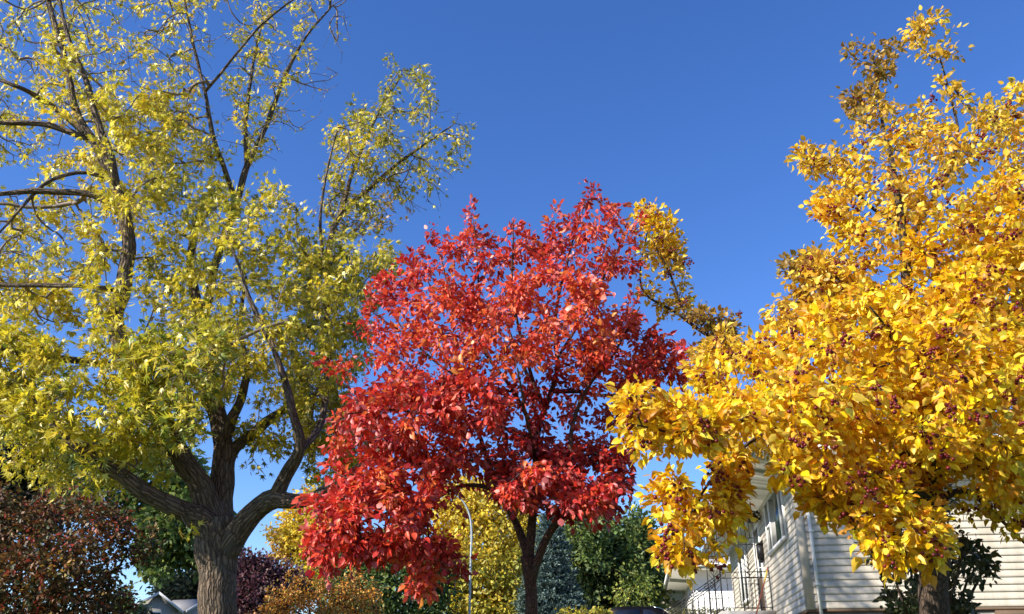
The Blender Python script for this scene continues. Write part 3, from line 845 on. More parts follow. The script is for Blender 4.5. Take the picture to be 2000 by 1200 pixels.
R([(1480, 655), (1560, 605), (1700, 590), (1990, 480), (2090, 480), (2090, 960), (1990, 940), (1900, 970), (1850, 950), (1800, 980), (1700, 950), (1640, 990), (1575, 950), (1510, 872), (1450, 880), (1400, 870), (1330, 870), (1250, 880), (1212, 850), (1208, 780), (1300, 795), (1345, 745), (1400, 700)], 1000, 19.5, P_Y, 1.45, -.1, 0.060, .11, 0.28)
R([(1480, 720), (1700, 640), (1990, 620), (2060, 880), (1700, 940), (1560, 960), (1440, 860)], 300, 19.5, P_Y, .6, -1.2, 0.061, .11, 0.30)
R([(1700, 620), (1980, 560), (2040, 800), (1760, 900)], 130, 18.0, P_Y, .8, 1.2, 0.059, .11, 0.25)
R([(1205, 775), (1260, 760), (1330, 800), (1420, 760), (1440, 850), (1340, 880), (1250, 885), (1210, 850)], 85, 16.5, P_Y, .45, -1.3, 0.061, .09, 0.30)
R([(1440, 890), (1448, 960), (1438, 1030), (1400, 1090), (1345, 1105), (1300, 1105), (1290, 1060), (1252, 1040), (1258, 985), (1300, 935), (1380, 890)], 135, 12.8, P_Y, .55, -.8, 0.060, .09, 0.35)
R([(1400, 850), (1560, 850), (1540, 890), (1480, 880), (1400, 910)], 40, 13.5, P_YB, .6, 1.2, 0.050, .1, 0.25)
R([(1400, 880), (1450, 880), (1435, 970), (1420, 1040), (1400, 1000)], 32, 12, P_Y, .4, -.6, .064, .09, .35)
R([(1560, 930), (1640, 930), (1650, 1010), (1615, 1025), (1575, 990)], 55, 15.0, P_Y, .5, -.9, 0.061, .09, 0.35)
R([(1600, 900), (1700, 900), (1700, 990), (1640, 1005)], 40, 13.5, P_BR, .6, 1.3, 0.050, .1, 0.25)
R([(1680, 950), (1760, 950), (1830, 990), (1845, 1090), (1800, 1130), (1745, 1105), (1695, 1085), (1665, 1030)], 75, 15.0, P_Y, .4, -1.25, 0.062, .08, 0.40)
R([(1840, 930), (1960, 950), (2070, 1020), (2060, 1080), (1990, 1070), (1930, 1010), (1850, 990)], 45, 10.5, P_Y, .5, .3, 0.060, .09, 0.35)
R([(1930, 890), (2060, 890), (2060, 990), (1940, 970)], 34, 15.0, P_Y, .4, -.9, 0.061, .09, 0.40)
R([(1240, 400), (1290, 405), (1332, 450), (1322, 500), (1270, 500), (1235, 450)], 66, 15.0, P_Y, .4, 2.6, 0.060, .09, 0.15)
R([(1240, 480), (1330, 490), (1350, 600), (1300, 620), (1250, 570)], 72, 12.0, P_YB, .4, 2.5, 0.060, .09, 0.20)
R([(1330, 600), (1430, 612), (1450, 700), (1380, 730), (1330, 660)], 80, 13.5, P_BR, .5, 1.9, 0.059, .09, 0.20)
R([(1400, 610), (1435, 600), (1440, 660), (1405, 660)], 12, 10.5, P_BR, .3, 1.8, 0.059, .08, 0.10)
R([(2090, 190), (2260, 300), (2420, 600), (2370, 900), (2090, 1120)], 260, 18.0, P_Y, 1.4, -.1, 0.066, .12, .5)
R([(1990, 330), (1850, 420), (1720, 540), (1570, 610), (1490, 680), (1600, 720), (1990, 640)], 210, 18, P_Y, .9, -.3, .062, .11, .3)
R([(1345, 700), (1430, 635), (1490, 650), (1500, 740), (1400, 770), (1335, 760)], 70, 13, P_YB, .6, 1.0, .062, .1, .3)
R([(1530, 560), (1560, 500), (1680, 500), (1700, 600), (1560, 640), (1480, 680)], 70, 13, P_YB, .6, .5, .064, .1, .3)
t.finish()
crab = t
# clusters of fruit hanging below the twigs; the hundred that show largest are parts of their own
cells = {}
for j, s_, m_, ai in t.chains:
    p = t.P[s_ + m_ - 1]
    f = p[1] * CT + (p[2] - EYE) * ST
    px = 1000 + FPX * p[0] / f
    py = 700 - FPX * ((p[2] - EYE) * CT - p[1] * ST) / f
    if not (1200 < px < 2010 and 200 < py < 1150): continue
    if rng.uniform() > (1.0 if py > 620 else .45): continue
    k = (int(px // 34), int(py // 34))
    if k not in cells or p[1] < cells[k][0]: cells[k] = (p[1], p)
cand = list(cells.values())
rng.shuffle(cand)
cand = sorted(cand[:230], key=lambda q: q[0])
rest = MB()
for i, (_, p) in enumerate(cand):
    mb = MB() if i < 100 else rest
    c = p - t.base + rng.normal(0, .03, 3) + np.array([0, -.11, -.02])
    for k in range(int(rng.integers(3, 11))):
        q = c + rng.normal(0, .027, 3) - np.array([0, 0, .03])
        mb.bar(c + np.array([0, 0, .03]), q, .0014, 3)
        mb.sphere(q, rng.uniform(.010, .015), 8, 6, .95)
    if i < 100: mb.build('fruit_cluster', M['berry'], t.root, smooth=True)
o = rest.build('distant_fruit', M['berry'], t.root, smooth=True)
o['kind'] = 'stuff'


# ------------------------------------------------------------------ trees and shrubs behind
def bg_tree(name, label, Y, trunk, regs, bark='bark_dark', twig='twig_yellow', cat='tree', group=None, leaf='card', lmat='leaf_far', tw=0.004):
    """trunk: (px, base w in metres, [(px, py), ...] from low to high); base goes down to the ground"""
    t = Tree(name, label, Y, leaf, (M[bark], M[twig], M[lmat]), twig_r=tw, cat=cat, group=group, split=False)
    for li, (w0, w1, pts) in enumerate(trunk):
        W = []
        n = len(pts)
        for i, p in enumerate(pts):
            q = at(p[0], p[1], Y + (p[2] if len(p) > 2 else 0))
            W.append([*q, w0 + (w1 - w0) * i / (n - 1)])
        if li == 0:
            W.insert(0, [W[0][0], W[0][1], ground_z(Y) - .15, w0 * 1.25])
        t.limb_world(W, 0.25, 0.03, 7)
    for r in regs:
        t.region(**r)
        # loose sprigs that stand out of the outline
        po = np.array(r['poly'], float); ce = po.mean(0); ns = max(3, int(r['n'] * .10))
        ei = rng.integers(0, len(po), ns); f = rng.uniform(0, 1, (ns, 1))
        q = po[ei] * (1 - f) + po[(ei + 1) % len(po)] * f
        q = q + unit(q - ce) * rng.uniform(2, 15, (ns, 1))
        q = q[q[:, 1] < ce[1] + 20]
        if len(q):
            d = dict(r); d.pop('poly'); d.pop('n'); d.pop('th'); dy = d.pop('dY')
            d['A'] = at(q[:, 0], q[:, 1], Y + dy + rng.uniform(-.5, .5, len(q)) * r['th']); d['lpa'] = r['lpa'] * .45; d.setdefault('sun', .5)
            t.regions.append(d)
    t.finish()
    return t


def RG(poly, n, lpa, pal, th, size, dY=0.0, spread=0.25, droop=.3):
    return dict(poly=poly, n=int(n * 1.35), lpa=lpa * 1.7, pal=pal, th=th, size=size * 1.3, dY=dY, spread=spread, droop=droop)


P_BROWN = (((.16, .065, .018), (.10, .05, .014), (.22, .08, .02), (.055, .06, .018), (.36, .05, .026), (.38, .22, .03)), (4, 3, 2.5, 4, 1.4, 1.2))
P_DG = (((.05, .085, .025), (.08, .12, .03), (.035, .06, .02), (.14, .17, .04)), (4, 3, 3, .8))
P_MG = (((.10, .16, .035), (.16, .22, .045), (.06, .11, .03), (.28, .3, .06)), (4, 3, 3, 1.2))
P_LG = (((.28, .32, .05), (.2, .26, .04), (.13, .19, .035), (.42, .4, .07)), (3, 3, 3, 1))
P_LG2 = (((.50, .40, .04), (.36, .34, .04), (.58, .44, .04), (.26, .27, .04)), (3, 3, 2, 2))
P_PLUM = (((.10, .03, .045), (.14, .05, .06), (.07, .022, .032), (.2, .09, .09)), (4, 3, 3, 1))
P_GOLD = (((.76, .55, .035), (.68, .47, .03), (.80, .62, .08), (.42, .36, .04)), (4, 3, 3, 1.5))
P_OBUSH = (((.64, .27, .03), (.54, .21, .028), (.72, .38, .05), (.30, .2, .03), (.36, .3, .04)), (4, 3, 2, 2, 1))
P_DARK = (((.022, .034, .02), (.03, .045, .025), (.014, .02, .014)), (3, 2, 2))

# brown-red bush, lower left corner
bg_tree('bushy_tree', 'brown and rust-red bushy tree in shade at the lower left corner', 14.0,
        [(.09, .05, [(70, 1230), (75, 1150), (85, 1060)]), (.05, .02, [(75, 1170), (140, 1100), (190, 1030)]), (.05, .02, [(72, 1190), (20, 1110), (-20, 1030)]),
         (.04, .02, [(76, 1160), (150, 1150), (240, 1110)])],
        [RG([(-120, 990), (-20, 960), (60, 985), (120, 960), (200, 985), (245, 1020), (225, 1090), (215, 1160), (225, 1240), (-120, 1240)], 640, 14, P_BROWN, 1.6, .058, 0, .2),
         RG([(220, 1030), (300, 1030), (312, 1070), (285, 1100), (230, 1110)], 22, 8, P_BROWN, .5, .06, 0, .2),
         RG([(215, 1120), (248, 1150), (250, 1240), (215, 1240)], 18, 9, P_BROWN, .5, .06, 0, .2)],
        cat='tree')
# dark evergreen, left edge
bg_tree('dark_evergreen', 'very dark evergreen crown behind the maple at the left edge', 27.0,
        [(.25, .08, [(-20, 1200), (-10, 1000), (0, 820)])],
        [RG([(-160, 900), (-60, 780), (30, 770), (90, 830), (100, 930), (130, 1010), (60, 1030), (-160, 1030)], 330, 20, P_DARK, 2.6, .2, 0, .45)])
# mid green tree behind the maple's low limb
bg_tree('leafy_tree', 'olive green tree in shade just left of the maple trunk', 24.0,
        [(.2, .07, [(415, 1230), (410, 1100), (360, 1000), (330, 900)]), (.06, .03, [(410, 1120), (340, 1090), (310, 1050)]), (.08, .04, [(380, 1030), (260, 960), (180, 900)])],
        [RG([(290, 1000), (340, 960), (420, 960), (430, 1110), (390, 1090), (350, 1085), (315, 1105), (290, 1112), (280, 1080)], 240, 17, P_MG, 1.5, .15, 0, .35),
         RG([(110, 870), (300, 860), (400, 900), (400, 980), (330, 1000), (250, 1010), (130, 980)], 180, 13, P_MG, 1.4, .15, .6, .35),
         RG([(290, 1100), (330, 1090), (345, 1110), (320, 1130), (295, 1130)], 12, 12, P_MG, .5, .11, -.5, .25)])
bg_tree('dark_shrub_tree', 'black-green round tree behind the two grey roofs', 82.0,
        [(.3, .1, [(358, 1215), (358, 1160)])],
        [RG([(320, 1180), (322, 1145), (345, 1128), (380, 1132), (395, 1160), (400, 1190)], 170, 26, P_DARK, 3.0, .4, 0, .9)])
bg_tree('small_shrub', 'small grey-green shrub beside the gable wall, lower left', 60.0,
        [(.1, .05, [(238, 1215), (238, 1190)])],
        [RG([(222, 1200), (225, 1170), (245, 1160), (262, 1178), (262, 1200), (262, 1230), (222, 1230)], 60, 18, P_MG, 1.2, .22, 0, .4)], cat='shrub')
bg_tree('gable_shrub', 'dark shrub growing against the gable end of the grey house', 66.0,
        [(.1, .05, [(283, 1222), (283, 1200)])],
        [RG([(266, 1204), (276, 1194), (286, 1195), (290, 1205), (290, 1230), (262, 1230)], 34, 16, P_DARK, .7, .18, 0, .4)], cat='shrub')
# right of the maple trunk
bg_tree('purple_plum', 'dusky purple-leaved plum tree right beside the maple trunk', 36.0,
        [(.16, .06, [(490, 1230), (492, 1180), (490, 1120)])],
        [RG([(445, 1100), (470, 1090), (500, 1100), (530, 1110), (548, 1130), (560, 1160), (545, 1240), (440, 1240)], 330, 20, P_PLUM, 2.0, .13, 0, .4),
         RG([(540, 1120), (575, 1110), (610, 1130), (600, 1170), (550, 1170)], 60, 14, P_PLUM, .8, .13, 1.0, .4)])
bg_tree('orange_bush', 'orange-brown bush at the bottom edge under the red tree arm', 29.0,
        [(.08, .04, [(600, 1235), (605, 1190)]), (.05, .02, [(602, 1215), (560, 1180)]), (.05, .02, [(602, 1215), (660, 1180)])],
        [RG([(495, 1195), (520, 1178), (530, 1150), (548, 1165), (565, 1128), (590, 1140), (612, 1105), (632, 1132), (660, 1150), (690, 1118), (712, 1140), (745, 1150), (750, 1240), (490, 1240)], 300, 10, P_OBUSH, 1.1, .075, 0, .22)], cat='bush')
bg_tree('gold_tree', 'pale golden tree standing behind the long left arm of the red tree', 46.0,
        [(.24, .08, [(625, 1230), (625, 1130), (620, 1020)]), (.1, .04, [(625, 1120), (570, 1050)])],
        [RG([(560, 1000), (600, 960), (660, 950), (690, 1000), (680, 1100), (620, 1110), (580, 1085), (550, 1070)], 200, 18, P_GOLD, 2.2, .17, 0, .5),
         RG([(515, 1035), (560, 1030), (585, 1060), (545, 1062)], 24, 13, P_ORA, .6, .15, 0, .35),
         RG([(530, 1080), (570, 1070), (575, 1095), (540, 1095)], 18, 13, P_ORA, .5, .15, 0, .3),
         RG([(570, 1100), (680, 1090), (690, 1150), (600, 1150)], 110, 17, P_YG, 1.3, .17, 0, .5)])
bg_tree('green_tree', 'bright green bushy tree under the red tree arm', 40.0,
        [(.2, .07, [(760, 1235), (760, 1150), (755, 1080)]), (.1, .04, [(760, 1180), (700, 1110)]), (.1, .04, [(760, 1180), (815, 1120)])],
        [RG([(640, 1100), (700, 1060), (780, 1040), (840, 1070), (880, 1110), (880, 1240), (660, 1240), (640, 1150)], 430, 18, P_MG, 2.3, .16, 0, .45)])
bg_tree('yellow_tree', 'bright yellow tree standing behind the curved street lamp', 48.0,
        [(.3, .1, [(965, 1240), (964, 1140), (960, 1010)]), (.14, .05, [(964, 1160), (1000, 1080), (1010, 1000)]), (.14, .05, [(964, 1150), (900, 1080), (880, 1000)]),
         (.1, .04, [(960, 1080), (930, 1000), (925, 960)])],
        [RG([(850, 990), (880, 950), (940, 930), (1000, 955), (1045, 1010), (1050, 1100), (1040, 1180), (1000, 1240), (860, 1240), (850, 1100)], 560, 16, P_GOLD, 3.0, .19, 0, .55),
         RG([(880, 1090), (1020, 1080), (1030, 1230), (890, 1230)], 110, 16, P_LG2, 1.6, .17, -2.4, .5),
         RG([(860, 1100), (910, 1110), (900, 1200), (850, 1190)], 45, 15, P_YG, 1.0, .17, -2.0, .4)])
# dark conifer tip right of the trunk, conifers by the neighbour
def conifer(name, label, Y, px, top_py, width_px, pal, base_r=.18, levels=16, needle=.13, dens=1.0, squash=1.0):
    top = at(px, top_py, Y)
    gz = ground_z(Y)
    H = top[2] - gz
    hw = width_px * .5 * mpp(1150, Y)
    root = empty(name, (top[0], top[1], gz - .1), label, 'conifer')
    tb = MB(); tb.tube([(0, 0, 0), (0.02, 0, H * .5), (0, 0.02, H + .1)], [base_r, base_r * .6, .012], 8); br = tb; lb = MB()
    LP, LA = [], []
    for L in range(levels):
        f = (L + .3) / levels
        z = H * (.06 + .94 * f)
        ln = hw * (1 - f) ** .85 + .12
        nb = int(12 - 5 * f)
        a0 = rng.uniform(0, 6)
        for k in range(nb):
            a = a0 + k * 2 * math.pi / nb + rng.uniform(-.25, .25)
            l = ln * rng.uniform(.78, 1.12)
            u = np.array([math.cos(a), math.sin(a), 0])
            tt = np.linspace(0, 1, 7)[:, None]
            pts = np.array([0, 0, z]) + u * l * tt + UP * l * (.10 * tt - .55 * tt ** 1.3 + .42 * tt ** 2.6)
            br.tube(pts, np.linspace(.012 + .012 * l, .004, 7), 4, cap=False)
            # side sprays
            ns = max(4, int(l / .16))
            side = np.cross(u, UP)
            for q in range(ns):
                s = .2 + .8 * (q + rng.uniform(0, 1)) / ns
                p = pts[int(s * 6)] + (pts[min(6, int(s * 6) + 1)] - pts[int(s * 6)]) * (s * 6 % 1)
                for sg in (-1, 1):
                    ls = (.10 + .34 * l * (1 - s) + .12) * rng.uniform(.7, 1.2)
                    d = unit(u * .8 + side * sg * .9 + UP * rng.uniform(-.3, .25))
                    nn = max(3, int(ls / .05 * dens))
                    w = rng.uniform(.1, 1, nn)[:, None]
                    LP.append(p + d * ls * w + rng.normal(0, .03, (nn, 3)))
                    LA.append(d + rng.normal(0, .55, (nn, 3)) + UP * .25)
    P = np.concatenate(LP); A = np.concatenate(LA)
    pl = np.asarray(pal[0], float); w = np.asarray(pal[1], float); w = w / w.sum()
    c = pl[rng.choice(len(pl), len(P), p=w)] * rng.uniform(.8, 1.2, (len(P), 1))
    put_leaves(lb, 'needle', P, A, rng.normal(0, 1, (len(P), 3)) + UP * .3, needle * rng.uniform(.7, 1.4, len(P)), c)
    br.build('trunk', M['bark_dark'], root, smooth=True)
    lb.build('crown', M['needle'], root)
    return root


P_BLUE = (((.12, .18, .155), (.08, .13, .105), (.18, .25, .22), (.05, .085, .065)), (4, 3, 2, 2))
P_CON = (((.02, .035, .022), (.03, .05, .03), (.014, .024, .016)), (3, 2, 2))
conifer('blue_spruce', 'silvery blue spruce just right of the red tree trunk', 33.0, 1075, 1000, 170, P_BLUE, levels=24, needle=.13, dens=2.6)
conifer('dark_fir', 'dark pointed conifer peeking out behind the purple plum tree', 62.0, 462, 1030, 110, P_CON, levels=15, needle=.26, dens=.6)
conifer('tall_fir', 'dark conifer behind the green tree, beside the white bungalow', 50.0, 1300, 1022, 130, P_CON, levels=18, needle=.2, dens=.7)
bg_tree('broad_green_tree', 'dense dark green tree between the blue spruce and the bungalow', 40.0,
        [(.28, .1, [(1190, 1240), (1188, 1150), (1180, 1060)]), (.12, .05, [(1188, 1160), (1240, 1080)]), (.12, .05, [(1188, 1160), (1130, 1080)])],
        [RG([(1100, 1040), (1130, 1015), (1170, 1010), (1200, 1030), (1205, 1240), (1110, 1240), (1095, 1120)], 400, 18, P_DG, 2.2, .16, .3, .45),
         RG([(1200, 1020), (1240, 1000), (1270, 1020), (1280, 1080), (1300, 1120), (1295, 1190), (1270, 1240), (1190, 1240), (1200, 1120)], 300, 18, P_MG, 1.9, .16, -.5, .45),
         RG([(1130, 1020), (1180, 1010), (1190, 1100), (1150, 1110)], 36, 16, P_MG, 1, .16, -2.0, .4),
         RG([(1095, 1030), (1125, 1025), (1125, 1100), (1100, 1120)], 26, 10, P_LG, .8, .12, -1.5, .4),
         RG([(1205, 1120), (1290, 1140), (1270, 1170), (1210, 1170)], 18, 12, P_LG, .8, .12, -2.4, .4)])
bg_tree('low_yellow_bush', 'low olive-yellow bush at the bottom edge beside the red tree trunk', 26.0,
        [(.04, .02, [(1140, 1225), (1140, 1210)])],
        [RG([(1095, 1240), (1095, 1203), (1130, 1194), (1185, 1198), (1190, 1240)], 60, 12, P_LG2, .6, .09, 0, .2)], cat='bush')
# leggy shrub round the crab apple trunk
t = Tree('leggy_shrub', 'dark leggy shrub against the siding, around the crab apple trunk', 7.4, 'oval', (M['bark_dark'], M['twig_yellow'], M['leaf_far']), twig_r=.0016, cat='shrub', split=False)
t.limb([(1815, 1400, 0, 14), (1815, 1300, 0, 9), (1812, 1200, 0, 6), (1800, 1090, 0, 4)], wob=.01)
for px, q in [(1700, .1), (1740, -.2), (1770, .2), (1850, .1), (1880, -.2), (1905, .1), (1930, .2)]:
    t.limb([(1815 + (px - 1815) * .15, 1400, q * .3, 8), (1815 + (px - 1815) * .4, 1260, q * .6, 6), (1815 + (px - 1815) * .75, 1150, q, 5), (px, 1060 + abs(px - 1815) * .25, q * 1.3, 3)], wob=.02)
P_SH = (((.05, .065, .022), (.07, .075, .025), (.035, .045, .018), (.15, .12, .03), (.08, .14, .04)), (4, 3, 3, .8, .8))
t.region([(1680, 1030), (1740, 1040), (1800, 1060), (1800, 1240), (1740, 1230), (1735, 1150), (1700, 1130)], 120, 9, P_SH, .5, 0, .055, .07, .2)
t.region([(1840, 1010), (1900, 1060), (1945, 1090), (1930, 1140), (1900, 1160), (1890, 1240), (1830, 1240)], 120, 8, P_SH, .5, 0, .052, .07, .2)
t.region([(1730, 1130), (1900, 1120), (1900, 1240), (1740, 1240)], 90, 8, P_SH, .5, 0, .055, .07, .2)
t.region([(1740, 940), (1880, 950), (1870, 1060), (1760, 1060)], 60, 9, P_SH, .5, .2, .055, .07, .2)
t.finish()


# ------------------------------------------------------------------ the siding house on the right
HA = math.atan(250.0 / (FPX / CT))
hc = at(1580, 1190, 15.5)
HG = ground_z(15.5)
SB = hc[2] - HG                       # height of the siding's lower edge above the ground
house = empty('bungalow', (hc[0], hc[1], HG), 'cream lap-sided bungalow with white trim behind the crab apple', 'house', rz=-HA)
EX = 0.124
HL, HWD, WH = 11.6, 12.0, 2.72        # length of the front wall, width of the side wall, wall height


def siding(mb, x0, y0, x1, y1, n, z0, z1):
    """lapped boards from (x0,y0) to (x1,y1); n points outward"""
    k = int(math.ceil((z1 - z0) / EX))
    prof = []
    for i in range(k):
        a = z0 + i * EX; b = min(z1, a + EX)
        prof += [(0.012, a), (0.024, a + .002), (0.025, a + .02), (0.012, b)]
    v = []
    for o, z in prof:
        v.append((x0 + n[0] * o, y0 + n[1] * o, z)); v.append((x1 + n[0] * o, y1 + n[1] * o, z))
    f = [(2 * i, 2 * i + 1, 2 * i + 3, 2 * i + 2) for i in range(len(prof) - 1)]
    mb.add(v, f)


mb = MB()
siding(mb, 0, 0, HWD, 0, (0, -1), SB, SB + WH)
siding(mb, 0, HL, 0, 0, (-1, 0), SB, SB + WH)
siding(mb, HWD, HL, 0, HL, (0, 1), SB, SB + WH)
siding(mb, HWD, 0, HWD, HL, (1, 0), SB, SB + WH)
mb.build('siding', M['siding'], house)
mb = MB(); mb.box(.03, HWD - .03, .03, HL - .03, -.6, SB + .004); mb.build('foundation', M['foundation'], house)
mb = MB(); mb.box(-.032, .10, -.036, -.004, SB - .01, SB + WH); mb.box(-.036, -.004, -.033, .10, SB - .01, SB + WH)
mb.build('corner_board', M['corner'], house)
mb = MB(); mb.box(-.03, HWD, -.016, .02, SB - .05, SB - .004); mb.box(-.016, .02, .02, HL, SB - .05, SB - .004); mb.build('starter_strip', M['brown_trim'], house)
# downspout
mb = MB()
mb.prism([(.16, -.09), (.215, -.09), (.215, -.035), (.16, -.035)], SB - .35, SB + WH, axis='z')
for z in (.4, 1.35, 2.3): mb.box(.14, .24, -.10, -.034, SB + z, SB + z + .03)
mb.tube([(.19, -.065, SB - .33), (.19, -.12, SB - .42), (.19, -.3, SB - .5)], .04, 8)
mb.build('downspout', M['trim'], house)
# soffit, fascia, gutter, roof
OV = .73
sz = SB + WH - .02
mb = MB(); mb.box(-OV, HWD + .5, -.90, HL + .5, sz, sz + .03); mb.build('soffit', M['soffit'], house)
mb = MB(); mb.box(-.03, .0, .1, HL, sz - .09, sz - .004); mb.build('frieze', M['trim'], house)
mb = MB()
mb.box(-OV - .03, -OV - .002, -.90, HL + .5, sz - .05, sz + .16); mb.box(-OV, HWD + .5, -.93, -.902, sz - .05, sz + .16)
mb.build('fascia', M['trim'], house)
mb = MB()
mb.prism([(-OV - .15, sz + .14), (-OV - .15, sz + .05), (-OV - .12, sz + .02), (-OV - .032, sz + .02), (-OV - .032, sz + .14)], -.93, HL + .5)
mb.build('gutter', M['trim'], house)
rx0, rx1, ry0, ry1, rz = -OV - .06, HWD + .55, -.97, HL + .55, sz + .165
xm = (rx0 + rx1) / 2; rr = (rx1 - rx0) / 2
mb = MB()
v = [(rx0, ry0, rz), (rx1, ry0, rz), (rx1, ry1, rz), (rx0, ry1, rz), (xm, ry0 + 4.6, rz + 1.7), (xm, ry1 - 4.6, rz + 1.7)]
mb.add(v, [(0, 1, 4), (2, 3, 5)]); mb.add(v, [(1, 2, 5, 4), (3, 0, 4, 5)]); mb.add(v, [(0, 3, 2, 1)])
mb.build('roof', M['shingle_dark'], house)


def window(parent, y0, y1, z0, z1, bars=(), sash=(), nx=-1, x=0.0, fr=.07):
    """a window in a wall that faces -x at plane x, its sashes split at the y values in bars"""
    f = MB()
    o = .06
    f.box(x - o, x - .002, y0 - fr, y0, z0 - fr, z1 + fr); f.box(x - o, x - .002, y1, y1 + fr, z0 - fr, z1 + fr)
    f.box(x - o, x - .002, y0, y1, z1, z1 + fr); f.box(x - o - .03, x - .002, y0, y1, z0 - fr, z0)
    for b in bars: f.box(x - o + .004, x - .004, b - .045, b + .045, z0, z1)
    for a, b, z in sash: f.box(x - o + .012, x - .006, a, b, z - .025, z + .025)
    w = f.build('window', M['trim'], parent)
    g = MB()
    ed = [y0] + list(bars) + [y1]
    for i in range(len(ed) - 1):
        a = ed[i] + (.047 if i else .002); b = ed[i + 1] - (.047 if i < len(ed) - 2 else .002)
        g.box(x - .034, x - .024, a, b, z0 + .002, z1 - .002)
    g.build('pane', M['glass'], w)
    return w


window(house, 1.15, 3.45, SB + 1.5, SB + 2.55, (1.55, 2.9), ((2.95, 3.45, SB + 2.05),))
window(house, 7.7, 9.2, SB + .95, SB + 2.3, (8.45,))
# basement window in the side wall
mb = MB(); mb.box(3.1, 4.6, -.02, .03, SB - .62, SB - .06); bw = mb.build('basement_window', M['brown_trim'], house)
mb = MB(); mb.box(3.17, 4.53, -.028, -.0205, SB - .56, SB - .12); mb.build('pane', M['glass'], bw)
# front door with its storm door
mb = MB()
mb.box(-.055, -.002, 4.72, 4.82, SB + .3, SB + 2.42); mb.box(-.055, -.002, 5.72, 5.82, SB + .3, SB + 2.42); mb.box(-.055, -.002, 4.82, 5.72, SB + 2.34, SB + 2.42)
dr = mb.build('door', M['trim'], house)
mb = MB(); mb.box(-.03, -.004, 4.82, 5.72, SB + .3, SB + 2.34); mb.build('door_leaf', M['brown_trim'], dr)
mb = MB(); mb.box(-.038, -.031, 4.95, 5.59, SB + 1.2, SB + 2.2); mb.build('pane', M['glass'], dr)
mb = MB(); mb.bar((-.075, 4.9, SB + 1.25), (-.075, 4.9, SB + 1.45), .012); mb.box(-.08, -.031, 4.88, 4.92, SB + 1.24, SB + 1.27); mb.build('handle', M['chrome'], dr)
# wall mailbox
mb = MB()
mb.box(-.15, -.026, 4.36, 4.62, SB + 1.52, SB + 1.85)
mb.prism([(-.17, SB + 1.85), (-.02, SB + 1.85), (-.02, SB + 1.95)], 4.34, 4.64)
mb.box(-.12, -.05, 4.40, 4.58, SB + 1.44, SB + 1.52)
mb.build('mailbox', M['iron'], house)
# landing, steps
LZ = SB + .28
mb = MB()
mb.box(-1.2, -.04, 3.55, 6.9, LZ - .16, LZ); mb.box(-1.12, -.06, 3.63, 6.82, -.6, LZ - .16)
for i in range(5):
    mb.box(-1.2 - .28 * (i + 1), -1.2 - .28 * i, 3.6, 4.9, -.6, LZ - .17 * (i + 1))
mb.build('porch_landing', M['concrete'], house)
# railings: along the near edge, along the front edge, down the steps
def rail(p, q, name='porch_railing'):
    p = np.array(p, float); q = np.array(q, float)
    d = q - p; L = math.hypot(d[0], d[1]); n = max(3, int(L / .13))
    m = MB()
    h = .84
    for z in (h, h - .13, .07): m.bar(p + [0, 0, z], q + [0, 0, z], .010, 6)
    for e in (p, q): m.bar(e + [0, 0, -.05], e + [0, 0, h + .04], .013, 6)
    o = m.build(name, M['iron'], house, smooth=False)
    for i in range(1, n):
        b = MB()
        e = p + d * i / n
        b.bar(e + [0, 0, .07], e + [0, 0, h - .13], .006, 4)
        for k in range(5): b.sphere(e + np.array([0, 0, .2 + k * .09]), .014, 5, 3, 1.9)
        b.build('baluster', M['iron'], o)
    # scrolls between the two upper rails
    for i in range(0, n, 2):
        s = MB()
        e = p + d * (i + .5) / n; u = d / np.linalg.norm(d)
        a = np.linspace(0, 2 * math.pi, 13)[:, None]
        s.tube(e + [0, 0, h - .065] + u * .05 * np.cos(a) + np.array([0, 0, 1]) * .05 * np.sin(a), .006, 4)
        s.build('scroll', M['iron'], o)
    return o
rail((-1.14, 3.6, LZ), (-.08, 3.6, LZ))
rail((-1.14, 3.62, LZ - .02), (-2.45, 3.62, LZ - .86))
rail((-1.16, 4.86, LZ - .02), (-2.45, 4.86, LZ - .86))


def trellis(xa, xb, y):
    """ornamental iron porch column: two uprights with bars, leaf sprays and beaded bars between"""
    m = MB()
    z0, z1 = LZ, sz - .003
    for x in (xa, xb): m.bar((x, y, z0), (x, y, z1), .013, 6)
    H = z1 - z0
    for f in (.02, .24, .30, .60, .66, .98): m.bar((xa, y, z0 + H * f), (xb, y, z0 + H * f), .009, 5)
    o = m.build('porch_column', M['iron'], house)
    for (f0, f1) in ((.02, .30), (.66, .98)):
        for k in range(1, 4):
            b = MB()
            x = xa + (xb - xa) * k / 4
            b.bar((x, y, z0 + H * f0), (x, y, z0 + H * f1), .008, 5)
            for q in range(6): b.sphere((x, y, z0 + H * (f0 + (f1 - f0) * (q + .7) / 6.4)), .014, 5, 3, 1.8)
            b.build('beaded_bar', M['iron'], o)
    l = MB()
    xm_ = (xa + xb) / 2
    for f0, sg in ((.31, 1), (.32, -1)):
        for k in range(5):
            tt = np.linspace(0, 1, 8)[:, None]
            w = (xb - xa) * .48 * (1 - k * .1)
            zz = z0 + H * (f0 + .05 * k)
            pts = np.array([xm_, y, zz]) + np.array([sg, 0, 0]) * w * np.sin(tt * 1.57) + UP * (.34 * tt - .16 * tt ** 2)
            l.tube(pts, np.linspace(.009, .004, 8), 5)
    l.bar((xm_, y, z0 + H * .3), (xm_, y, z0 + H * .62), .009, 5)
    l.build('leaf_spray', M['iron'], o)
trellis(-.68, -.32, 3.63)
trellis(-1.16, -.84, 6.8)

# things at the house front
def hw(x, y, z):
    """house-local to world"""
    c, s = math.cos(-HA), math.sin(-HA)
    return np.array([hc[0] + x * c - y * s, hc[1] + x * s + y * c, HG + z])


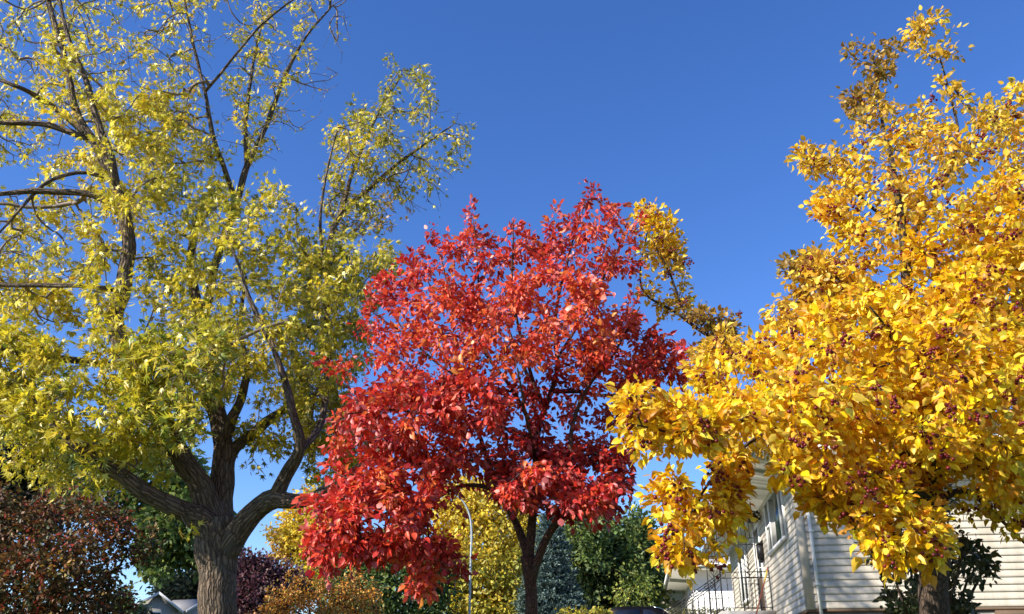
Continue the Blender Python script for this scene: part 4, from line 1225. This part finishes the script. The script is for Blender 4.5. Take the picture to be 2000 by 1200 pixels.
p = hw(-.22, 4.3, sz - .02)
ba = empty('hanging_basket', tuple(p), 'dark dried-up hanging basket under the porch soffit', 'hanging basket')
mb = MB()
for k in range(3):
    a = k * 2.1
    mb.bar((0, 0, 0), (.12 * math.cos(a), .12 * math.sin(a), -.2), .003, 4)
mb.build('hanger', M['iron'], ba)
mb = MB()
prof = [(.02, -.34), (.09, -.33), (.13, -.27), (.145, -.2), (.13, -.2), (.0, -.22)]
ag = np.linspace(0, 2 * math.pi, 13)[:-1]
v = [(r * math.cos(a), r * math.sin(a), z) for r, z in prof for a in ag]
f = [(j * 12 + i, j * 12 + (i + 1) % 12, (j + 1) * 12 + (i + 1) % 12, (j + 1) * 12 + i) for j in range(len(prof) - 1) for i in range(12)]
mb.add(v, f); mb.build('bowl', M['iron'], ba)
lb = MB()
n = 260
q = rng.normal(0, 1, (n, 3)); q = unit(q) * rng.uniform(.04, .17, (n, 1)) * [1, 1, .8] + [0, 0, -.2]
put_leaves(lb, 'oval', q, q + [0, 0, .2] + rng.normal(0, .1, (n, 3)), rng.normal(0, 1, (n, 3)), rng.uniform(.05, .09, n), np.array([[.03, .022, .02]]) * rng.uniform(.6, 1.6, (n, 1)))
lb.build('plant', M['leaf_far'], ba)

a = at(1500, 1108, 18.55); b = at(1477, 1200, 18.35)
d = unit(b - a); L = (a[2] - ground_z(18.4) - .02) / -d[2]
e = a + d * L
br = empty('broom', tuple(e), 'long broom with red and yellow handle leaning by the porch railing', 'broom')
mb = MB(); mb.bar(a - e, (a - e) * .30, .016, 8); mb.build('handle', M['wood_red'], br, smooth=True)
mb = MB(); mb.bar((a - e) * .955, (a - e) * .82, .0175, 8); mb.build('grip_band', M['wood_yellow'], br, smooth=True)
mb = MB(); mb.bar((a - e) * .31, (a - e) * .14, .019, 8); mb.build('lower_handle', M['wood_red'], br, smooth=True)
mb = MB()
for k in range(40):
    s = rng.normal(0, .035, 2); mb.bar((a - e) * .15 + np.array([s[0] * .4, s[1] * .4, 0]), np.array([s[0] * 2.2, s[1] * 2.2, .0]), .005, 4)
mb.build('bristles', M['bristle'], br)

# ------------------------------------------------------------------ neighbouring white bungalow
ec = at(1313, 1110, 32.0)
NG = ground_z(32)
nb = empty('white_bungalow', (ec[0], ec[1], NG), 'white stucco bungalow with deep pale soffits beyond the hedge', 'house', rz=-HA)
ez = ec[2] - NG
NI, NL, NW = .85, 14.5, 13.0
mb = MB(); mb.box(NI, NW, .7, NL, -.5, ez - .004); mb.build('wall', M['stucco'], nb)
mb = MB(); mb.box(-.1 + .1, NI - .003, NL - 2.2, NL + 1, -.5, ez - .006); mb.build('wing_wall', M['cream_wall'], nb)
mb = MB(); mb.box(0, NW + .8, 0, NL + 1.5, ez, ez + .03); mb.build('soffit', M['soffit'], nb)
mb = MB(); mb.box(-.03, -.002, -.03, NL + 1.5, ez - .03, ez + .15); mb.box(0, NW + .8, -.03, -.002, ez - .03, ez + .15); mb.build('fascia', M['trim'], nb)
mb = MB()
mb.prism([(-.14, ez + .15), (-.14, ez + .07), (-.11, ez + .03), (-.032, ez + .03), (-.032, ez + .15)], -.14, NL + 1.5)
mb.prism([(-.14, ez + .15), (-.14, ez + .07), (-.11, ez + .03), (-.032, ez + .03), (-.032, ez + .15)], -.03, NW + .8, axis='x')
mb.build('gutter', M['trim'], nb)
mb = MB()
rz = ez + .17
v = [(-.1, -.1, rz), (NW + .9, -.1, rz), (NW + .9, NL + 1.6, rz), (-.1, NL + 1.6, rz), (6.9, 6.6, rz + 1.5), (6.9, NL - 4.5, rz + 1.5)]
mb.add(v, [(0, 1, 4), (2, 3, 5)]); mb.add(v, [(1, 2, 5, 4), (3, 0, 4, 5)]); mb.add(v, [(0, 3, 2, 1)])
mb.build('roof', M['shingle_pale'], nb)
for (y0, y1) in ((1.4, 3.4), (4.6, 6.4), (7.6, 9.4)):
    window(nb, y0, y1, ez - 1.35, ez - .25, ((y0 + y1) / 2,), x=NI)
mb = MB(); mb.box(3.2, 4.6, .66, .698, ez - 1.5, ez - .5); w = mb.build('window', M['trim'], nb)
mb = MB(); mb.box(3.28, 4.52, .65, .658, ez - 1.42, ez - .58); mb.build('pane', M['glass'], w)

# ------------------------------------------------------------------ far brown-roofed house behind it
fc = at(1258, 1112, 58.0)
fg = ground_z(58)
fh = empty('brown_roof_house', (fc[0], fc[1], fg), 'house with flat brown roof edge far behind the white bungalow', 'house', rz=-HA)
fz = at(1300, 1093, 58.0)[2] - fg
mb = MB(); mb.box(.6, 9, .6, 9, -.3, fz - .3); mb.build('wall', M['stucco'], fh)
mb = MB(); mb.box(0, 9.6, 0, 9.6, fz - .3, fz + .1); mb.build('roof', M['brown_trim'], fh)
mb = MB(); mb.box(-.06, 9.66, -.06, 9.66, fz + .1, fz + .32); mb.build('roof_edge', M['shingle_dark'], fh)
mb = MB(); mb.box(3.2, 4.0, 2, 2.6, fz + .32, fz + .75); mb.box(3.12, 4.08, 1.92, 2.68, fz + .75, fz + .82); mb.build('chimney', M['brown_trim'], fh)
mb = MB(); mb.box(1.6, 3.2, .53, .598, fz - 1.7, fz - .7); w = mb.build('window', M['trim'], fh)
mb = MB(); mb.box(1.7, 3.1, .515, .528, fz - 1.6, fz - .8); mb.build('pane', M['glass'], w)

# ------------------------------------------------------------------ two low grey houses, lower left
M['stucco_grey'] = plain('grey_stucco', (.34, .32, .28), .9, noise=.08)
M['trim_grey'] = plain('weathered_trim', (.5, .5, .5), .6)
def gable_house(name, label, px0, pxp, px1, pyp, pye, Y, depth, side_ang, wall, roof):
    g = ground_z(Y)
    pk = at(pxp, pyp, Y); l = at(px0, pye, Y); r = at(px1, pye, Y)
    hw_ = (r[0] - l[0]) / 2
    root = empty(name, (pk[0], Y, g), label, 'house', rz=side_ang)
    H = pk[2] - g; E = l[2] - g
    m = MB(); iw = hw_ * .86
    Ew = E + (H - E) * (1 - .86) - .12
    m.prism([(-iw, -.3), (iw, -.3), (iw, Ew), (0, H - .12), (-iw, Ew)], .5, depth)
    m.build('wall', wall, root)
    m = MB()
    t_ = .1
    for s in (-1, 1):
        m.prism([(0, H), (s * hw_, E), (s * hw_, E - t_), (0, H - t_)][::s], 0, depth + .4)
    m.build('roof', roof, root)
    m = MB()
    for s in (-1, 1):
        m.prism([(0, H + .02), (s * (hw_ + .03), E + .01), (s * (hw_ + .03), E - .22), (0, H - .21)][::s], -.06, -.003)
    m.build('fascia', M['trim_grey'], root)
    m = MB(); m.box(-.25, .5, .42, .498, E - 1.1, E - .1); w = m.build('window', M['trim'], root)
    m = MB(); m.box(-.18, .43, .405, .418, E - 1.03, E - .17); m.build('pane', M['glass'], w)
    return root
gable_house('gable_house', 'grey bungalow whose gable peak shows under the brown bush', 252, 311, 352, 1156, 1192, 72.0, 14, .55, M['stucco_grey'], M['shingle_grey'])
gable_house('low_garage', 'low grey-roofed garage just left of the maple trunk', 350, 402, 454, 1170, 1197, 77.0, 3.1, 1.25, M['stucco_grey'], M['shingle_grey'])

# ------------------------------------------------------------------ street lamps
def street_lamp(name, label, px, pybase, Y, pts, r0, r1):
    base = at(px, pybase, Y); g = ground_z(Y)
    root = empty(name, (base[0], Y, g), label, 'street lamp')
    W = [at(a, b, Y) - np.array([base[0], Y, g]) for a, b in pts]
    W[0][2] = -.1
    Wc = catmull(np.hstack([np.array(W), np.linspace(r0, r1, len(W))[:, None]]), .25)
    m = MB(); m.tube(Wc[:, :3], Wc[:, 3], 12); m.build('pole', M['galv'], root, smooth=True)
    m = MB(); m.tube([(0, 0, -.05), (0, 0, .5)], r0 * 1.6, 12); m.box(-.2, .2, -.2, .2, -.05, .04); m.build('base', M['galv'], root)
    return root, Wc[-1, :3]
lp, end = street_lamp('street_lamp', 'tall galvanised street lamp curving over before the yellow tree', 917, 1200, 40.0,
                      [(917, 1200), (918, 1150), (920, 1080), (921, 1040), (918, 1010), (908, 985), (893, 970), (872, 962), (850, 960)], .058, .03)
mb = MB()
mb.prism([(end[0] + .1, end[2] + .07), (end[0] - .65, end[2] + .09), (end[0] - .75, end[2] + .02), (end[0] - .62, end[2] - .06), (end[0] + .1, end[2] - .05)], -.16, .16)
hd = mb.build('lamp_head', M['galv'], lp)
mb = MB(); mb.sphere((end[0] - .4, 0, end[2] - .07), .16, 12, 6, .5); mb.build('lens', M['lens'], hd, smooth=True)
base = at(857, 1190, 58.0)
sp = empty('bollard_light', (base[0], 58.0, ground_z(58)), 'thin pale post with a small round lamp under the red leaves', 'lamp post')
tp = at(857, 1166, 58.0)[2] - ground_z(58)
mb = MB(); mb.tube([(0, 0, -.1), (0, 0, tp * .5), (0, 0, tp)], [.09, .075, .07], 10); mb.build('pole', M['galv'], sp, smooth=True)
mb = MB(); mb.sphere((0, 0, tp + .12), .15, 10, 8); mb.build('globe', M['lens'], sp, smooth=True)

# ------------------------------------------------------------------ hedge by the neighbour
hp = at(1318, 1188, 31.2)
hg = ground_z(31.4)
hd = empty('clipped_hedge', (hp[0], 31.6, hg), 'clipped olive hedge in front of the white bungalow', 'hedge')
hh = hp[2] - hg
mb = MB()
for k in range(9): 
    x = .3 + k * .42
    for q in range(3): mb.tube([(x, 0, -.05), (x + rng.normal(0, .08), rng.normal(0, .08), hh * .5), (x + rng.normal(0, .16), rng.normal(0, .2), hh * .92)], [.018, .012, .004], 5)
mb.build('stems', M['bark_dark'], hd)
n = 9000
P = np.stack([rng.uniform(-.1, 4.1, n), rng.uniform(-.45, .45, n), rng.uniform(.1, 1, n) ** .7 * hh], -1)
P[:, 2] += .03 * np.sin(P[:, 0] * 7)
pl = np.array([(.16, .17, .045), (.1, .12, .03), (.24, .2, .06), (.07, .08, .025)])
lb = MB(); put_leaves(lb, 'card', P, rng.normal(0, 1, (n, 3)) + UP * .6, rng.normal(0, 1, (n, 3)) + UP * .6, rng.uniform(.05, .09, n), pl[rng.choice(4, n)] * rng.uniform(.8, 1.2, (n, 1)))
lb.build('foliage', M['leaf_far'], hd)

# ------------------------------------------------------------------ black pickup truck on the driveway
TY = 29.7
tc_ = at(1191, 1184, TY - .85)
tg = ground_z(TY)
tk = empty('pickup_truck', (tc_[0] + 1.2, TY, tg), 'black crew-cab pickup truck parked at the bottom edge under the green tree', 'truck')
TH = tc_[2] - tg
x0 = -1.2                                    # rear of the cab, in truck coordinates; the truck faces +x
s = TH / 1.92
W2 = .95
def zz(h): return h * s
body = MB()
lower = [(x0 - 1.75, .55), (x0 - 1.78, 1.12), (x0 + 2.35, 1.16), (x0 + 3.45, 1.08), (x0 + 3.62, .95), (x0 + 3.66, .5), (x0 + 3.1, .42), (x0 - 1.5, .42)]
body.prism([(a, zz(b)) for a, b in lower][::-1], -W2, W2)
bd = body.build('body', M['paint_black'], tk)
cab = MB()
prof = [(x0 - .02, 1.15), (x0 + .02, 1.72), (x0 + .10, 1.86), (x0 + .28, 1.905), (x0 + .9, 1.92), (x0 + 1.45, 1.90), (x0 + 1.72, 1.83), (x0 + 2.1, 1.52), (x0 + 2.45, 1.15)]
n = len(prof)
v = [(a, -W2 + .06 + .14 * max(0, (b - 1.15) / .77), zz(b)) for a, b in prof] + [(a, W2 - .06 - .14 * max(0, (b - 1.15) / .77), zz(b)) for a, b in prof]
cab.add(v, [(i, i + 1, n + i + 1, n + i) for i in range(n - 1)])
cab.F.setdefault(n, []).append(np.array([list(range(n))[::-1]])); cab.F[n].append(np.array([list(range(n, 2 * n))]))
cab.build('cab', M['paint_black'], tk)
def sideglass(pr, name):
    for sg in (-1, 1):
        m = MB()
        q = [(a, sg * (W2 - .06 - .14 * (b - 1.15) / .77 + .006), zz(b)) for a, b in pr]
        q2 = [(a, y - sg * .004, z) for a, y, z in q]
        k = len(q)
        m.add(q + q2, [(i, (i + 1) % k, k + (i + 1) % k, k + i) for i in range(k)])
        m.F.setdefault(k, []).append(np.array([list(range(k))[::sg]]))
        m.build(name, M['glass_tint'], tk)
M['glass_tint'] = glass_mat('tinted_glass', (.008, .009, .012))
sideglass([(x0 + .16, 1.2), (x0 + .18, 1.7), (x0 + .3, 1.79), (x0 + .98, 1.81), (x0 + 1.0, 1.2)], 'side_window')
sideglass([(x0 + 1.12, 1.2), (x0 + 1.1, 1.81), (x0 + 1.42, 1.79), (x0 + 1.66, 1.74), (x0 + 2.05, 1.4), (x0 + 2.2, 1.2)], 'side_window')
m = MB(); m.add([(x0 + 1.735, -.72, zz(1.825)), (x0 + 1.735, .72, zz(1.825)), (x0 + 2.45, .8, zz(1.16)), (x0 + 2.45, -.8, zz(1.16)), (x0 + 2.1, -.74, zz(1.54)), (x0 + 2.1, .74, zz(1.54))], [(0, 4, 5, 1), (4, 3, 2, 5)]); m.build('windshield', M['glass_tint'], tk)
for sg in (-1, 1):
    m = MB(); m.tube([(x0 + 1.45, sg * .765, zz(1.905)), (x0 + 1.72, sg * .775, zz(1.845)), (x0 + 2.1, sg * .83, zz(1.535)), (x0 + 2.44, sg * .885, zz(1.17))], .012, 6)
    m.build('pillar_trim', M['chrome'], tk)
m = MB()
for sg in (-1, 1): m.box(x0 - 1.76, x0 - .06, sg * W2 - .03, sg * W2 + .03, zz(1.12), zz(1.2))
m.box(x0 - 1.79, x0 - 1.73, -W2, W2, zz(.7), zz(1.2)); m.build('bed', M['paint_black'], tk)
for sx in (x0 - .75, x0 + 2.75):
    for sg in (-1, 1):
        m = MB(); m.tube([(sx, sg * .72, .38), (sx, sg * .97, .38)], .385, 20); wh = m.build('wheel', M['rubber'], tk)
        m = MB(); m.tube([(sx, sg * .90, .38), (sx, sg * .985, .38)], .23, 12); m.build('rim', M['chrome'], wh)
for sg in (-1, 1):
    m = MB(); m.box(x0 + 3.5, x0 + 3.655, sg * .75 - .15, sg * .75 + .15, zz(.78), zz(.96))
    m.build('headlight', M['lens'], tk)
for sg in (-1, 1):
    m = MB(); m.box(x0 - 1.80, x0 - 1.74, sg * .85 - .08, sg * .85 + .08, zz(.75), zz(1.08))
    m.build('tail_light', M['lamp_red'], tk)
for sg in (-1, 1):
    m = MB(); m.box(x0 + 1.95, x0 + 2.08, sg * 1.08 - .12, sg * 1.08 + .12, zz(1.22), zz(1.42)); m.bar((x0 + 2.0, sg * .86, zz(1.25)), (x0 + 2.0, sg * 1.0, zz(1.28)), .02); m.build('mirror', M['paint_black'], tk)
m = MB(); m.box(x0 + 3.55, x0 + 3.74, -W2, W2, zz(.42), zz(.62)); m.build('bumper', M['chrome'], tk)
